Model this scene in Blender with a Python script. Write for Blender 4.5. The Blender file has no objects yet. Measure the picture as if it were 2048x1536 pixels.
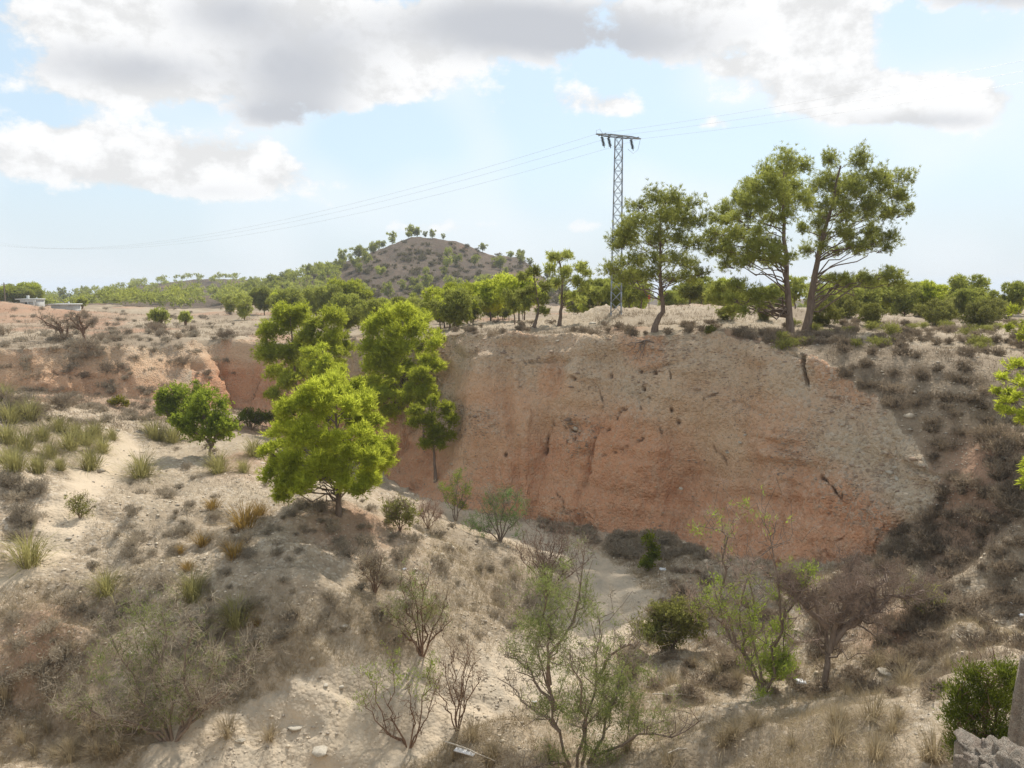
import bpy, math
import numpy as np
from mathutils import Vector

SC = bpy.context.scene
COL = SC.collection

# ------------------------------------------------------------------ camera
FPX = 1593.0                      # focal length in pixels of a 2048 px wide frame
TH = math.atan(193.0 / FPX)       # downward pitch
cam_d = bpy.data.cameras.new('camera')
cam_d.sensor_width = 36.0
cam_d.lens = FPX / 2048.0 * 36.0
cam_d.clip_start = 0.1
cam_d.clip_end = 90000.0
cam = bpy.data.objects.new('camera', cam_d)
COL.objects.link(cam)
cam.location = (0, 0, 0)
cam.rotation_euler = (math.pi / 2 - TH, 0, 0)
SC.camera = cam

# ------------------------------------------------------------------ light
SUN_EL = math.radians(51.0)
SUN_AZ = math.radians(22.0)        # to the right of the view direction (+Y)
SUN_STRENGTH = 3.3
SKY_STRENGTH = 0.12
EXPOSURE = 0.44
sun_d = bpy.data.lights.new('sun', 'SUN')
sun_d.energy = SUN_STRENGTH
sun_d.angle = math.radians(1.5)
sun_d.color = (1.0, 0.95, 0.87)
sun = bpy.data.objects.new('sun', sun_d)
COL.objects.link(sun)
sdir = Vector((math.sin(SUN_AZ) * math.cos(SUN_EL), math.cos(SUN_AZ) * math.cos(SUN_EL), math.sin(SUN_EL)))
sun.rotation_euler = sdir.to_track_quat('Z', 'Y').to_euler()
sun.location = (0, 0, 60)

vs = SC.view_settings
vs.view_transform = 'Standard'
vs.look = 'None'
vs.gamma = 1.0
vs.exposure = EXPOSURE
vs.use_curve_mapping = False
SC.render.engine = 'CYCLES'
cy = SC.cycles
cy.use_denoising = True
try:
    cy.denoiser = 'OPENIMAGEDENOISE'
except Exception:
    pass
try:
    cy.denoising_prefilter = 'NONE'
except Exception:
    pass
cy.max_bounces = 6
cy.diffuse_bounces = 4
cy.glossy_bounces = 2
cy.transmission_bounces = 4
cy.volume_bounces = 1
cy.transparent_max_bounces = 4
cy.sample_clamp_indirect = 6.0
cy.use_adaptive_sampling = False


class NB:
    """small node-building helper"""
    def __init__(self, tree):
        self.t = tree
        self.n = tree.nodes
        self.l = tree.links

    def new(self, typ, **kw):
        nd = self.n.new(typ)
        for k, v in kw.items():
            setattr(nd, k, v)
        return nd

    def set(self, sock, v):
        if isinstance(v, (int, float)):
            sock.default_value = v
        elif isinstance(v, (tuple, list)):
            if len(v) == 3 and len(sock.default_value) == 4:
                v = (*v, 1.0)
            sock.default_value = v
        else:
            self.l.new(v, sock)

    def math(self, op, a, b=0.0, c=None, clamp=False):
        nd = self.new('ShaderNodeMath', operation=op, use_clamp=clamp)
        self.set(nd.inputs[0], a)
        self.set(nd.inputs[1], b)
        if c is not None:
            self.set(nd.inputs[2], c)
        return nd.outputs[0]

    def vmath(self, op, a, b=(0, 0, 0), scale=None):
        nd = self.new('ShaderNodeVectorMath', operation=op)
        self.set(nd.inputs[0], a)
        if op != 'SCALE':
            self.set(nd.inputs[1], b)
        else:
            self.set(nd.inputs['Scale'], scale)
        return nd.outputs[0]

    def mix(self, fac, a, b, blend='MIX'):
        nd = self.new('ShaderNodeMix', data_type='RGBA', blend_type=blend)
        self.set(nd.inputs[0], fac)
        self.set(nd.inputs[6], a)
        self.set(nd.inputs[7], b)
        return nd.outputs[2]

    def smooth(self, x, lo, hi, a=0.0, b=1.0):
        nd = self.new('ShaderNodeMapRange', interpolation_type='SMOOTHSTEP')
        self.set(nd.inputs[0], x)
        self.set(nd.inputs[1], lo)
        self.set(nd.inputs[2], hi)
        self.set(nd.inputs[3], a)
        self.set(nd.inputs[4], b)
        return nd.outputs[0]

    def lin(self, x, lo, hi, a=0.0, b=1.0):
        nd = self.new('ShaderNodeMapRange')
        self.set(nd.inputs[0], x)
        self.set(nd.inputs[1], lo)
        self.set(nd.inputs[2], hi)
        self.set(nd.inputs[3], a)
        self.set(nd.inputs[4], b)
        return nd.outputs[0]

    def noise(self, vec, scale, detail=4.0, rough=0.55, dist=0.0):
        nd = self.new('ShaderNodeTexNoise')
        self.set(nd.inputs['Vector'], vec)
        nd.inputs['Scale'].default_value = scale
        nd.inputs['Detail'].default_value = detail
        nd.inputs['Roughness'].default_value = rough
        nd.inputs['Distortion'].default_value = dist
        return nd.outputs[0]

    def voronoi(self, vec, scale, feature='F1', out='Distance'):
        nd = self.new('ShaderNodeTexVoronoi', feature=feature)
        self.set(nd.inputs['Vector'], vec)
        nd.inputs['Scale'].default_value = scale
        return nd.outputs[out]

    def sep(self, v):
        nd = self.new('ShaderNodeSeparateXYZ')
        self.set(nd.inputs[0], v)
        return nd.outputs

    def comb(self, x, y, z):
        nd = self.new('ShaderNodeCombineXYZ')
        for i, v in enumerate((x, y, z)):
            self.set(nd.inputs[i], v)
        return nd.outputs[0]

    def attr(self, name, out='Fac'):
        nd = self.new('ShaderNodeAttribute', attribute_name=name)
        return nd.outputs[out]


# ------------------------------------------------------------------ world: sky with cumulus
world = bpy.data.worlds.new('World')
SC.world = world
world.use_nodes = True
wt = world.node_tree
wt.nodes.clear()
B = NB(wt)
out = B.new('ShaderNodeOutputWorld')
bg = B.new('ShaderNodeBackground')
bg.inputs['Strength'].default_value = SKY_STRENGTH
B.l.new(bg.outputs[0], out.inputs[0])
sky = B.new('ShaderNodeTexSky', sky_type='NISHITA')
sky.sun_disc = False
sky.sun_elevation = SUN_EL
sky.sun_rotation = SUN_AZ
sky.altitude = 200
sky.air_density = 1.0
sky.dust_density = 1.5
sky.ozone_density = 1.0
tc = B.new('ShaderNodeTexCoord')
D = tc.outputs['Generated']
# cumulus banks: (bearing x, bearing y, radius x, radius y, weight) in the units of the 2048 px frame
BANKS = [
    (90, 40, 260, 90, 0.85), (330, 60, 170, 80, 0.6), (590, 115, 200, 115, 1.05), (470, 10, 160, 70, 0.9), (1050, 45, 330, 84, 1.16), (1330, 80, 90, 60, 0.6), (80, 165, 200, 45, 0.6), (310, 160, 150, 50, 0.55),
    (1130, 205, 120, 48, 0.85), (1640, 70, 120, 105, 1.15), (1790, 200, 210, 46, 1.15), (2000, -20, 260, 55, 0.8),
    (130, 305, 190, 70, 1.15), (400, 350, 220, 55, 1.1), (1440, 15, 170, 45, 0.7),
    (780, 160, 100, 60, 0.7), (1430, 250, 55, 20, 0.62), (1165, 455, 50, 20, 0.55), (850, 455, 140, 18, 0.42), (1460, 135, 45, 20, 0.5), (1250, 215, 60, 30, 0.5),
]
BELLIES = [(1050, 50, 320, 62, 1.1), (600, 150, 150, 85, 0.9), (450, 20, 130, 55, 0.75), (100, 120, 230, 55, 0.6), (300, 150, 130, 40, 0.5),
           (1250, 100, 180, 45, 0.55), (2000, -10, 230, 35, 0.75), (300, 385, 320, 24, 0.40), (1850, 240, 190, 20, 0.5), (560, 230, 120, 30, 0.55), (90, 345, 150, 22, 0.3)]


def gauss_sum(a, b, blobs):
    tot = None
    for (px, py, rx, ry, wgt) in blobs:
        bb = (768.0 - py) / FPX
        yc = math.cos(TH) + bb * math.sin(TH)
        a0 = (px - 1024.0) / FPX / yc
        b0 = (-math.sin(TH) + bb * math.cos(TH)) / yc
        da = B.math('MULTIPLY_ADD', a, FPX / rx, -a0 * FPX / rx)
        db = B.math('MULTIPLY_ADD', b, FPX / ry, -b0 * FPX / ry)
        q = B.math('MULTIPLY_ADD', da, da, B.math('MULTIPLY', db, db))
        e = B.math('POWER', math.e, B.math('MULTIPLY', q, -1.0))
        tot = B.math('MULTIPLY', e, wgt) if tot is None else B.math('MULTIPLY_ADD', e, wgt, tot)
    return tot


def noise2d(vec, scale, detail, rough, dist=0.0):
    nd = B.new('ShaderNodeTexNoise', noise_dimensions='2D')
    B.set(nd.inputs['Vector'], vec)
    nd.inputs['Scale'].default_value = scale
    nd.inputs['Detail'].default_value = detail
    nd.inputs['Roughness'].default_value = rough
    nd.inputs['Distortion'].default_value = dist
    return nd.outputs[0]


dx_, dy_, dz = B.sep(D)
yy_ = B.math('MAXIMUM', dy_, 0.12)
fa = B.math('DIVIDE', dx_, yy_)
fb = B.math('DIVIDE', dz, yy_)
az_ = B.math('ARCTAN2', dx_, dy_)
el_ = B.math('ARCSINE', dz)
SV = B.comb(az_, B.math('MULTIPLY', el_, 1.45), 0.0)
f1 = noise2d(SV, 5.0, 1.0, 0.5)
f2 = noise2d(SV, 15.0, 5.0, 0.60, 0.0)
nz = B.math('ADD', B.math('MULTIPLY_ADD', f1, 1.1, -0.55), B.math('MULTIPLY_ADD', f2, 1.35, -0.675))
inside = B.smooth(B.math('ABSOLUTE', fa), 0.70, 0.95, 1.0, 0.0)
inside = B.math('MULTIPLY', inside, B.smooth(fb, 0.50, 0.66, 1.0, 0.0))
inside = B.math('MULTIPLY', inside, B.smooth(dy_, 0.1, 0.3))
# outside these bearings the sky goes on with cumulus of the same cover
wide = B.smooth(noise2d(SV, 2.0, 1.0, 0.5), 0.40, 0.62, 0.1, 1.1)
wide = B.math('MULTIPLY', wide, B.smooth(dz, 0.02, 0.12))
banks = B.mix(inside, B.comb(wide, B.math('MULTIPLY', wide, 0.75), 0), B.comb(gauss_sum(fa, fb, BANKS), gauss_sum(fa, fb, BELLIES), 0))
bk, bl, _ = B.sep(banks)
raw = B.math('MULTIPLY_ADD', nz, 0.95, bk)
mask = B.smooth(raw, 0.40, 0.70)
grey = B.smooth(B.math('MULTIPLY_ADD', nz, 0.35, bl), 0.18, 1.05)
K = 0.88 / SKY_STRENGTH
WHITE = tuple(c * K for c in (0.86, 0.865, 0.87))
BELLY = tuple(c * K for c in (0.50, 0.52, 0.56))
fold = B.smooth(f2, 0.36, 0.60, 0.80, 1.0)
ccol = B.mix(grey, B.vmath('SCALE', WHITE, scale=fold), BELLY)
veil_c = tuple(c * K for c in (0.57, 0.72, 0.83))
haze_c = tuple(c * K for c in (0.65, 0.73, 0.78))
base = B.mix(0.72, sky.outputs[0], veil_c)
base = B.mix(B.smooth(dz, 0.0, 0.17, 0.85, 0.0), base, haze_c)
base = B.mix(B.smooth(f1, 0.40, 0.70, 0.0, 0.55), base, tuple(c * K for c in (0.80, 0.85, 0.89)))
mask = B.math('MULTIPLY', mask, B.smooth(dz, 0.01, 0.12, 0.35, 1.0))
fin = B.mix(mask, base, ccol)
B.l.new(fin, bg.inputs['Color'])
world.cycles.sampling_method = 'MANUAL'
world.cycles.sample_map_resolution = 1024


# ------------------------------------------------------------------ numeric noise
def _h(ix, iy, iz):
    n = (ix.astype(np.uint32) * np.uint32(374761393) + iy.astype(np.uint32) * np.uint32(668265263)
         + iz.astype(np.uint32) * np.uint32(2147483647 - 10007))
    n = (n ^ (n >> np.uint32(13))) * np.uint32(1274126177)
    n = n ^ (n >> np.uint32(16))
    return (n & np.uint32(0xFFFF)).astype(np.float32) / 65535.0 * 2.0 - 1.0


def noise2(x, y, s, seed=0):
    x = np.asarray(x, np.float32) / s + seed * 17.31
    y = np.asarray(y, np.float32) / s - seed * 9.77
    ix = np.floor(x); iy = np.floor(y)
    fx = x - ix; fy = y - iy
    ix = ix.astype(np.int64); iy = iy.astype(np.int64)
    fx = fx * fx * fx * (fx * (fx * 6 - 15) + 10)
    fy = fy * fy * fy * (fy * (fy * 6 - 15) + 10)
    z = np.zeros_like(ix) + seed * 131
    a = _h(ix, iy, z); b = _h(ix + 1, iy, z); c = _h(ix, iy + 1, z); d = _h(ix + 1, iy + 1, z)
    return (a + (b - a) * fx) * (1 - fy) + (c + (d - c) * fx) * fy


def noise3(x, y, z, s, seed=0):
    x = np.asarray(x, np.float32) / s + seed * 17.31
    y = np.asarray(y, np.float32) / s - seed * 9.77
    z = np.asarray(z, np.float32) / s + seed * 5.13
    ix = np.floor(x); iy = np.floor(y); iz = np.floor(z)
    fx = x - ix; fy = y - iy; fz = z - iz
    ix = ix.astype(np.int64); iy = iy.astype(np.int64); iz = iz.astype(np.int64)
    fx = fx * fx * (3 - 2 * fx); fy = fy * fy * (3 - 2 * fy); fz = fz * fz * (3 - 2 * fz)
    r = 0
    for dz_ in (0, 1):
        a = _h(ix, iy, iz + dz_); b = _h(ix + 1, iy, iz + dz_)
        c = _h(ix, iy + 1, iz + dz_); d = _h(ix + 1, iy + 1, iz + dz_)
        v = (a + (b - a) * fx) * (1 - fy) + (c + (d - c) * fx) * fy
        r = r + v * (fz if dz_ else (1 - fz))
    return r


def fbm2(x, y, s, octv=4, gain=0.5, seed=0):
    t = 0; a = 1.0
    for i in range(octv):
        t = t + a * noise2(x, y, s, seed + i)
        s *= 0.5; a *= gain
    return t


def sstep(x, lo, hi):
    t = np.clip((x - lo) / (hi - lo), 0, 1)
    return t * t * (3 - 2 * t)


# ------------------------------------------------------------------ viewing rays (used to find where things stand on the ground)
def ray(px, py):
    b = (768.0 - py) / FPX
    return np.array([(px - 1024.0) / FPX, math.cos(TH) + b * math.sin(TH), -math.sin(TH) + b * math.cos(TH)])


def at_z(px, py, z):
    r = ray(px, py)
    return r * (z / r[2])


def at_y(px, py, y):
    r = ray(px, py)
    return r * (y / r[1])


# ------------------------------------------------------------------ terrain: valley floor, plateau and the rim between them
LOWP = [(1180, 1130, -11.5), (1220, 1230, -11.6), (1050, 1370, -11.6), (700, 1440, -11.3), (500, 1510, -11.4), (300, 1536, -11.4),
        (830, 960, -11.0), (870, 990, -11.1), (1060, 1045, -11.1), (1300, 1095, -11.0), (1450, 1120, -10.7), (1600, 1150, -10.0),
        (1750, 1160, -9.4), (1000, 1068, -11.2), (960, 1084, -9.8), (677, 1027, -8.06), (560, 1000, -8.0), (420, 910, -7.9),
        (280, 857, -7.6), (240, 900, -7.7), (180, 970, -7.8), (100, 1100, -8.2), (0, 1160, -8.5), (300, 1000, -7.95),
        (400, 1100, -8.4), (250, 1200, -9.0), (560, 1250, -9.15), (700, 1200, -8.9), (620, 1310, -9.7), (600, 1410, -10.9), (480, 1400, -10.8), (800, 1100, -8.7), (740, 1010, -8.35),
        (850, 1230, -9.9), (900, 1150, -9.9), (1030, 1125, -10.5), (100, 1330, -10.0), (50, 1450, -11.1), (100, 1536, -11.5),
        (0, 1300, -9.7), (0, 800, -5.4), (60, 860, -6.5), (0, 950, -6.6), (100, 930, -7.2), (30, 1020, -7.4), (100, 800, -7.4),
        (200, 825, -7.7), (300, 805, -8.0), (330, 842, -7.8), (470, 807, -9.7), (540, 900, -8.3)]
SHAREP = [(1130, 1536, -11.4), (1400, 1450, -10.9), (1600, 1390, -10.4), (1800, 1400, -9.0), (1900, 1360, -8.0),
          (1850, 1536, -8.4), (1950, 1200, -8.4), (1700, 1250, -9.8), (2048, 1250, -8.6), (1300, 1330, -11.1)]
LOWW = [(-10, 52, -10.6), (-18, 61, -10.2), (-25, 64, -9.6), (-4, 48, -10.9), (-60, 50, -5.5), (-35, 40, -5.2), (1.5, 29.5, -11.0),
        (-28, 56, -7.8), (8, 27.5, -11.0)]
SHAREW = [(0, 1, -1.8), (0, 5, -7.0), (0, 10, -10.4), (-8, 11, -11.2), (7, 8, -7.2), (-15, 13, -11.0), (4, 3, -4.2), (-30, 16, -8.5),
          (14, 12, -6.0), (20, 18, -6.0), (-6, 3, -5), (0, -8, -1.7), (10, -5, -1.7), (-14, -5, -2.5)]
HIGHP = [(895, 672, -2.8), (1000, 672, -2.6), (1300, 680, -2.5), (1550, 690, -2.45), (1700, 735, -3.1), (1800, 850, -4.9),
         (1890, 950, -6.2), (1880, 1050, -7.7), (1850, 1130, -8.9), (1310, 661, -2.2), (1580, 668, -2.2), (1232, 625, -1.8),
         (1400, 619, -1.5), (1600, 640, -1.8), (1130, 655, -2.5), (915, 655, -3.2), (1800, 650, -2.3), (2048, 650, -2.2),
         (2048, 700, -2.6), (1900, 700, -2.7), (2048, 850, -4.6), (1950, 800, -3.9), (1960, 900, -5.2), (2048, 1000, -6.2),
         (0, 700, -4.5), (250, 693, -4.5), (400, 680, -4.5), (550, 682, -4.5), (640, 685, -4.2), (760, 680, -3.6), (850, 675, -3.0),
         (0, 640, -3.9), (300, 640, -3.9)]
HIGHW = [(45, 80, -3.0), (0, 100, -4.0), (-60, 112, -3.4), (60, 112, -3.5), (20, 82, -3.0), (-70, 66, -4.2), (40, 40, -2.0), (40, 20, -3)]


def pts3(plist, wlist):
    P = [at_z(*p) for p in plist] + [np.array(w, float) for w in wlist]
    return np.array(P)


class TPS:
    def __init__(self, P, lam):
        self.c = P[:, :2] / 20.0
        n = len(P)
        K_ = self.phi(self.c, self.c) + lam * np.eye(n)
        Q = np.hstack([np.ones((n, 1)), self.c])
        M = np.zeros((n + 3, n + 3))
        M[:n, :n] = K_; M[:n, n:] = Q; M[n:, :n] = Q.T
        self.w = np.linalg.solve(M, np.concatenate([P[:, 2], np.zeros(3)]))

    @staticmethod
    def phi(a, b):
        d2 = ((a[:, None, :] - b[None, :, :]) ** 2).sum(-1)
        return 0.5 * d2 * np.log(d2 + 1e-9)

    def __call__(self, x, y):
        q = np.stack([x.ravel(), y.ravel()], 1) / 20.0
        res = np.empty(len(q))
        n = len(self.c)
        for i in range(0, len(q), 20000):
            s = q[i:i + 20000]
            res[i:i + 20000] = self.phi(s, self.c) @ self.w[:n] + self.w[n] + s @ self.w[n + 1:]
        return res.reshape(x.shape)


GX0, GX1, GY0, GY1, GS = -110.0, 110.0, -30.0, 140.0, 0.25
cx = np.arange(GX0, GX1 + 1, 1.0)
cyy = np.arange(GY0, GY1 + 1, 1.0)
CX, CY = np.meshgrid(cx, cyy)
low_t = TPS(pts3(LOWP + SHAREP, LOWW + SHAREW), 0.002)(CX, CY)
high_t = TPS(pts3(HIGHP + SHAREP, HIGHW + SHAREW), 0.002)(CX, CY)
low_t = np.clip(low_t, -12.2, -1.5)
high_t = np.clip(high_t, -12.2, -1.2)


def up4(g):
    """bilinear from the 1 m grid to the 0.25 m grid with a cubic feel"""
    ny, nx = g.shape
    xs = np.arange((nx - 1) * 4 + 1) / 4.0
    ys = np.arange((ny - 1) * 4 + 1) / 4.0

    def cub(arr, s):
        i = np.clip(np.floor(s).astype(int), 0, arr.shape[0] - 2)
        t = (s - i)[:, None]
        p0 = arr[np.clip(i - 1, 0, None)]; p1 = arr[i]; p2 = arr[i + 1]; p3 = arr[np.clip(i + 2, None, arr.shape[0] - 1)]
        return 0.5 * ((2 * p1) + (-p0 + p2) * t + (2 * p0 - 5 * p1 + 4 * p2 - p3) * t ** 2 + (-p0 + 3 * p1 - 3 * p2 + p3) * t ** 3)
    return cub(cub(g, ys).T, xs).T


LOWG = up4(low_t)
HIGHG = up4(high_t)
gx = np.arange(LOWG.shape[1]) * GS + GX0
gy = np.arange(LOWG.shape[0]) * GS + GY0
FX, FY = np.meshgrid(gx, gy)

# rim of the plateau in plan, with the width of the drop below it
RIM = [(-95, 52, 2.0), (-37.5, 57.8, 1.8), (*at_z(180, 695, -4.5)[:2], 2.2), (*at_z(265, 692, -4.5)[:2], 5.0), (*at_z(370, 685, -4.5)[:2], 7.0),
       (*at_z(402, 680, -4.5)[:2], 4.0), (*at_z(550, 682, -4.5)[:2], 3.2), (*at_z(640, 685, -4.2)[:2], 4.0), (*at_z(760, 680, -3.6)[:2], 4.5),
       (*at_z(850, 675, -3.0)[:2], 5.0), (*at_z(905, 672, -2.8)[:2], 5.0), (*at_z(1000, 672, -2.6)[:2], 4.0), (*at_z(1150, 675, -2.55)[:2], 3.8),
       (*at_z(1300, 680, -2.5)[:2], 3.8), (*at_z(1430, 684, -2.5)[:2], 3.8), (*at_z(1550, 690, -2.45)[:2], 3.8), (*at_z(1700, 735, -3.1)[:2], 3.4),
       (*at_z(1800, 850, -4.9)[:2], 2.6), (*at_z(1890, 950, -6.2)[:2], 2.0), (*at_z(1880, 1050, -7.7)[:2], 1.6),
       (*at_z(1850, 1130, -8.9)[:2], 1.5), (12.0, 22.0, 1.5), (12.0, 0.0, 1.5), (12.0, -40.0, 1.5)]
rim = np.array(RIM)
seglen = np.hypot(np.diff(rim[:, 0]), np.diff(rim[:, 1]))
cum = np.concatenate([[0], np.cumsum(seglen)])
# wavy rim: resample
ss = np.arange(0, cum[-1], 0.6)
rx_ = np.interp(ss, cum, rim[:, 0]); ry_ = np.interp(ss, cum, rim[:, 1]); rw_ = np.interp(ss, cum, rim[:, 2])
tx = np.gradient(rx_); ty = np.gradient(ry_); tl = np.hypot(tx, ty)
wob = 0.45 * noise2(ss, ss * 0, 4.0, 3) + 0.28 * noise2(ss, ss * 0, 1.4, 5)
wob = wob * np.clip((ss - 20) / 10, 0, 1) * np.where(ry_ < 22, 0.0, 1.0)
rx_ = rx_ - ty / tl * wob; ry_ = ry_ + tx / tl * wob
RS = np.stack([rx_, ry_, rw_], 1)


def rim_field(x, y):
    """signed distance to the rim (plateau positive), drop width, arc length"""
    q = np.stack([x.ravel(), y.ravel()], 1).astype(np.float32)
    A = RS[:-1, :2].astype(np.float32); Bv = (RS[1:, :2] - RS[:-1, :2]).astype(np.float32)
    L2 = (Bv ** 2).sum(1)
    dist = np.full(len(q), 1e9, np.float32); w = np.ones(len(q), np.float32); s = np.zeros(len(q), np.float32)
    sgn = np.ones(len(q), np.float32)
    for i in range(len(A)):
        dx = q[:, 0] - A[i, 0]; dy = q[:, 1] - A[i, 1]
        t = np.clip((dx * Bv[i, 0] + dy * Bv[i, 1]) / L2[i], 0, 1)
        ex = dx - t * Bv[i, 0]; ey = dy - t * Bv[i, 1]
        d2 = ex * ex + ey * ey
        m = d2 < dist
        dist[m] = d2[m]
        w[m] = RS[i, 2] + t[m] * (RS[i + 1, 2] - RS[i, 2])
        s[m] = ss[i] + t[m] * 0.6
        sgn[m] = np.sign((Bv[i, 0] * dy - Bv[i, 1] * dx)[m] + 1e-9)
    return (np.sqrt(dist) * sgn).reshape(x.shape), w.reshape(x.shape), s.reshape(x.shape)


# evaluate the rim field on a 0.5 m grid, then refine
HX, HY = np.meshgrid(gx[::2], gy[::2])
near_rim = np.zeros(HX.shape, bool)
rd, rw, rs = rim_field(HX, HY)


def up2(g):
    o = np.empty((g.shape[0] * 2 - 1, g.shape[1] * 2 - 1), g.dtype)
    o[::2, ::2] = g
    o[1::2, ::2] = 0.5 * (g[1:] + g[:-1])
    o[:, 1::2] = 0.5 * (o[:, :-2:2] + o[:, 2::2])
    return o


RD = up2(rd)[:LOWG.shape[0], :LOWG.shape[1]]
RW = up2(rw)[:LOWG.shape[0], :LOWG.shape[1]]
u_ = np.clip((RD + RW) / RW, 0, 1)
PROF_X = [0, 0.12, 0.3, 0.55, 0.8, 0.93, 1.0]
PROF_Y = [0, 0.05, 0.22, 0.51, 0.80, 0.945, 1.0]
prof = np.interp(u_, PROF_X, PROF_Y)
drop = np.maximum(HIGHG - LOWG, 0.0)
BASEG = np.where(RD > 0, HIGHG, LOWG + drop * prof)
BASEG = np.where((RD <= 0) & (HIGHG < LOWG), LOWG, BASEG)
CLIFFG = ((RD < 0.15) & (RD > -RW - 0.1) & (drop > 1.2)).astype(float)
FRACG = np.clip((BASEG - LOWG) / np.maximum(drop, 0.5), 0, 1)


def samp(g, x, y):
    fx = np.clip((np.asarray(x, float) - GX0) / GS, 0, g.shape[1] - 1.001)
    fy = np.clip((np.asarray(y, float) - GY0) / GS, 0, g.shape[0] - 1.001)
    ix = fx.astype(int); iy = fy.astype(int)
    fx = fx - ix; fy = fy - iy
    return ((g[iy, ix] * (1 - fx) + g[iy, ix + 1] * fx) * (1 - fy) + (g[iy + 1, ix] * (1 - fx) + g[iy + 1, ix + 1] * fx) * fy)


HILLX = [(430, -8), (520, -5.5), (600, -2.0), (640, 2.0), (700, 7.6), (770, 13.0), (830, 15.6), (870, 16.0), (920, 14.2), (980, 10.6), (1040, 9.2),
         (1100, 1.5), (1180, -6.0), (1260, -9.0)]
hill_x = np.array([(p - 1024) / FPX * 300 for p, _ in HILLX]); hill_z = np.array([z for _, z in HILLX])
RIDGE = [(-200, -9), (60, -8.0), (120, -6.5), (250, -3.0), (330, 1.0), (400, 4.6), (480, 4.4), (560, 2.6), (620, 1.0), (720, -6.0), (900, -12)]
ridge_x = np.array([(p - 1024) / FPX * 420 for p, _ in RIDGE]); ridge_z = np.array([z for _, z in RIDGE])


def hill_mass(x, y):
    hz_ = np.interp(x, hill_x, hill_z) + 9.0
    return hz_ * np.exp(-((y - 300.0) / np.where(y < 300, 62.0, 50.0)) ** 2)


def far_h(x, y):
    r = np.hypot(x, y)
    z = -4.0 + 0.5 * noise2(x, y, 40.0, 11) - 5.0 * sstep(r, 150, 320)
    rough = 0.8 * fbm2(x, y, 22.0, 4, 0.5, 21) + 1.3 * (np.abs(noise2(x + 0.3 * y, y * 0.35, 9.0, 23)) - 0.4) * sstep(hill_mass(x, y), 2, 8)
    hm = hill_mass(x, y)
    hm = hm * (1 + 0.10 * noise2(x, y, 30, 8))
    spur = 2.5 * np.exp(-(((x + 92) / 26.0) ** 2 + ((y - 235) / 45.0) ** 2))
    rd_ = (np.interp(x, ridge_x, ridge_z) + 9.0) * np.exp(-((y - 420.0) / 70.0) ** 2) * (x < 40)
    knoll = 2.3 * np.exp(-(((x + 74) / 20.0) ** 2 + ((y - 108) / 14.0) ** 2))
    z = z + hm + spur + rd_ + knoll + rough * sstep(r, 90, 170)
    z = np.where(y < 0, -2.0, z)
    return z - 165.0 * sstep(r, 620, 3200)


def Hbase(x, y):
    x = np.asarray(x, float); y = np.asarray(y, float)
    rr = np.maximum(np.abs(x) * 0.95, y)
    k = sstep(rr, 74, 112)
    k = np.maximum(k, sstep(-y, 8, 25))
    return samp(BASEG, x, y) * (1 - k) + far_h(x, y) * k


def H(x, y):
    """ground height with its small relief"""
    x = np.asarray(x, float); y = np.asarray(y, float)
    r = np.hypot(x, y)
    kk = sstep(r, 6, 14)
    n = 0.20 * fbm2(x, y, 3.2, 3, 0.5, 31) + 0.055 * fbm2(x, y, 0.55, 3, 0.6, 41) * (1 - sstep(r, 60, 90))
    low_ = (1 - sstep(y, 26, 33)) * sstep(y, 14, 17)
    n = n + low_ * (0.16 * np.tanh(3.5 * noise2(x, y * 1.6, 2.3, 55)) + 0.14 * (np.abs(noise2(x, y, 1.5, 57)) - 0.35) + 0.09 * np.tanh(4 * noise2(x, y * 1.5, 1.0, 59)))
    # gravel heap at the foot of the pylon and the low mound behind the pines
    px_, py_ = 6.4, 55.0
    heap = 0.75 * np.exp(-(((x - px_) / 2.2) ** 2 + ((y - py_) / 1.8) ** 2)) * (1 + 0.5 * noise2(x, y, 0.5, 51))
    md = 0.35 * np.exp(-(((x - 13.5) / 6.0) ** 2 + ((y - 54) / 3.0) ** 2))
    return Hbase(x, y) + n * kk + heap + md


def ground_at(px, py, y0=9.0, y1=900.0):
    r = ray(px, py)
    ys = np.geomspace(y0, y1, 2500)
    X = r[0] / r[1] * ys; Z = r[2] / r[1] * ys
    hh = H(X, ys)
    idx = np.nonzero(Z < hh)[0]
    if len(idx) == 0:
        return np.array([X[-1], ys[-1], hh[-1]])
    i = idx[0]
    if i == 0:
        return np.array([X[0], ys[0], hh[0]])
    d0 = Z[i - 1] - hh[i - 1]; d1 = Z[i] - hh[i]
    t = d0 / (d0 - d1 + 1e-9)
    yy = ys[i - 1] + t * (ys[i] - ys[i - 1])
    return np.array([r[0] / r[1] * yy, yy, r[2] / r[1] * yy])


def on_ground(x, y):
    return np.array([x, y, float(H(np.array([x]), np.array([y]))[0])])


def poly_dist(x, y, P):
    d = np.full(x.shape, 1e9)
    for (a, b) in zip(P[:-1], P[1:]):
        v = b[:2] - a[:2]; L = (v ** 2).sum() + 1e-9
        t = np.clip(((x - a[0]) * v[0] + (y - a[1]) * v[1]) / L, 0, 1)
        d = np.minimum(d, np.hypot(x - a[0] - t * v[0], y - a[1] - t * v[1]))
    return d


PATHP = [ground_at(*p) for p in [(-60, 1190), (0, 1165), (60, 1130), (110, 1085), (150, 1020), (190, 960), (225, 920), (250, 890), (238, 868)]]
BEDP = [ground_at(*p) for p in [(820, 962), (900, 1010), (1010, 1062), (1120, 1105), (1180, 1140), (1230, 1205), (1200, 1265), (1060, 1360), (900, 1410),
                                (700, 1450), (520, 1500), (380, 1536)]]


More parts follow.
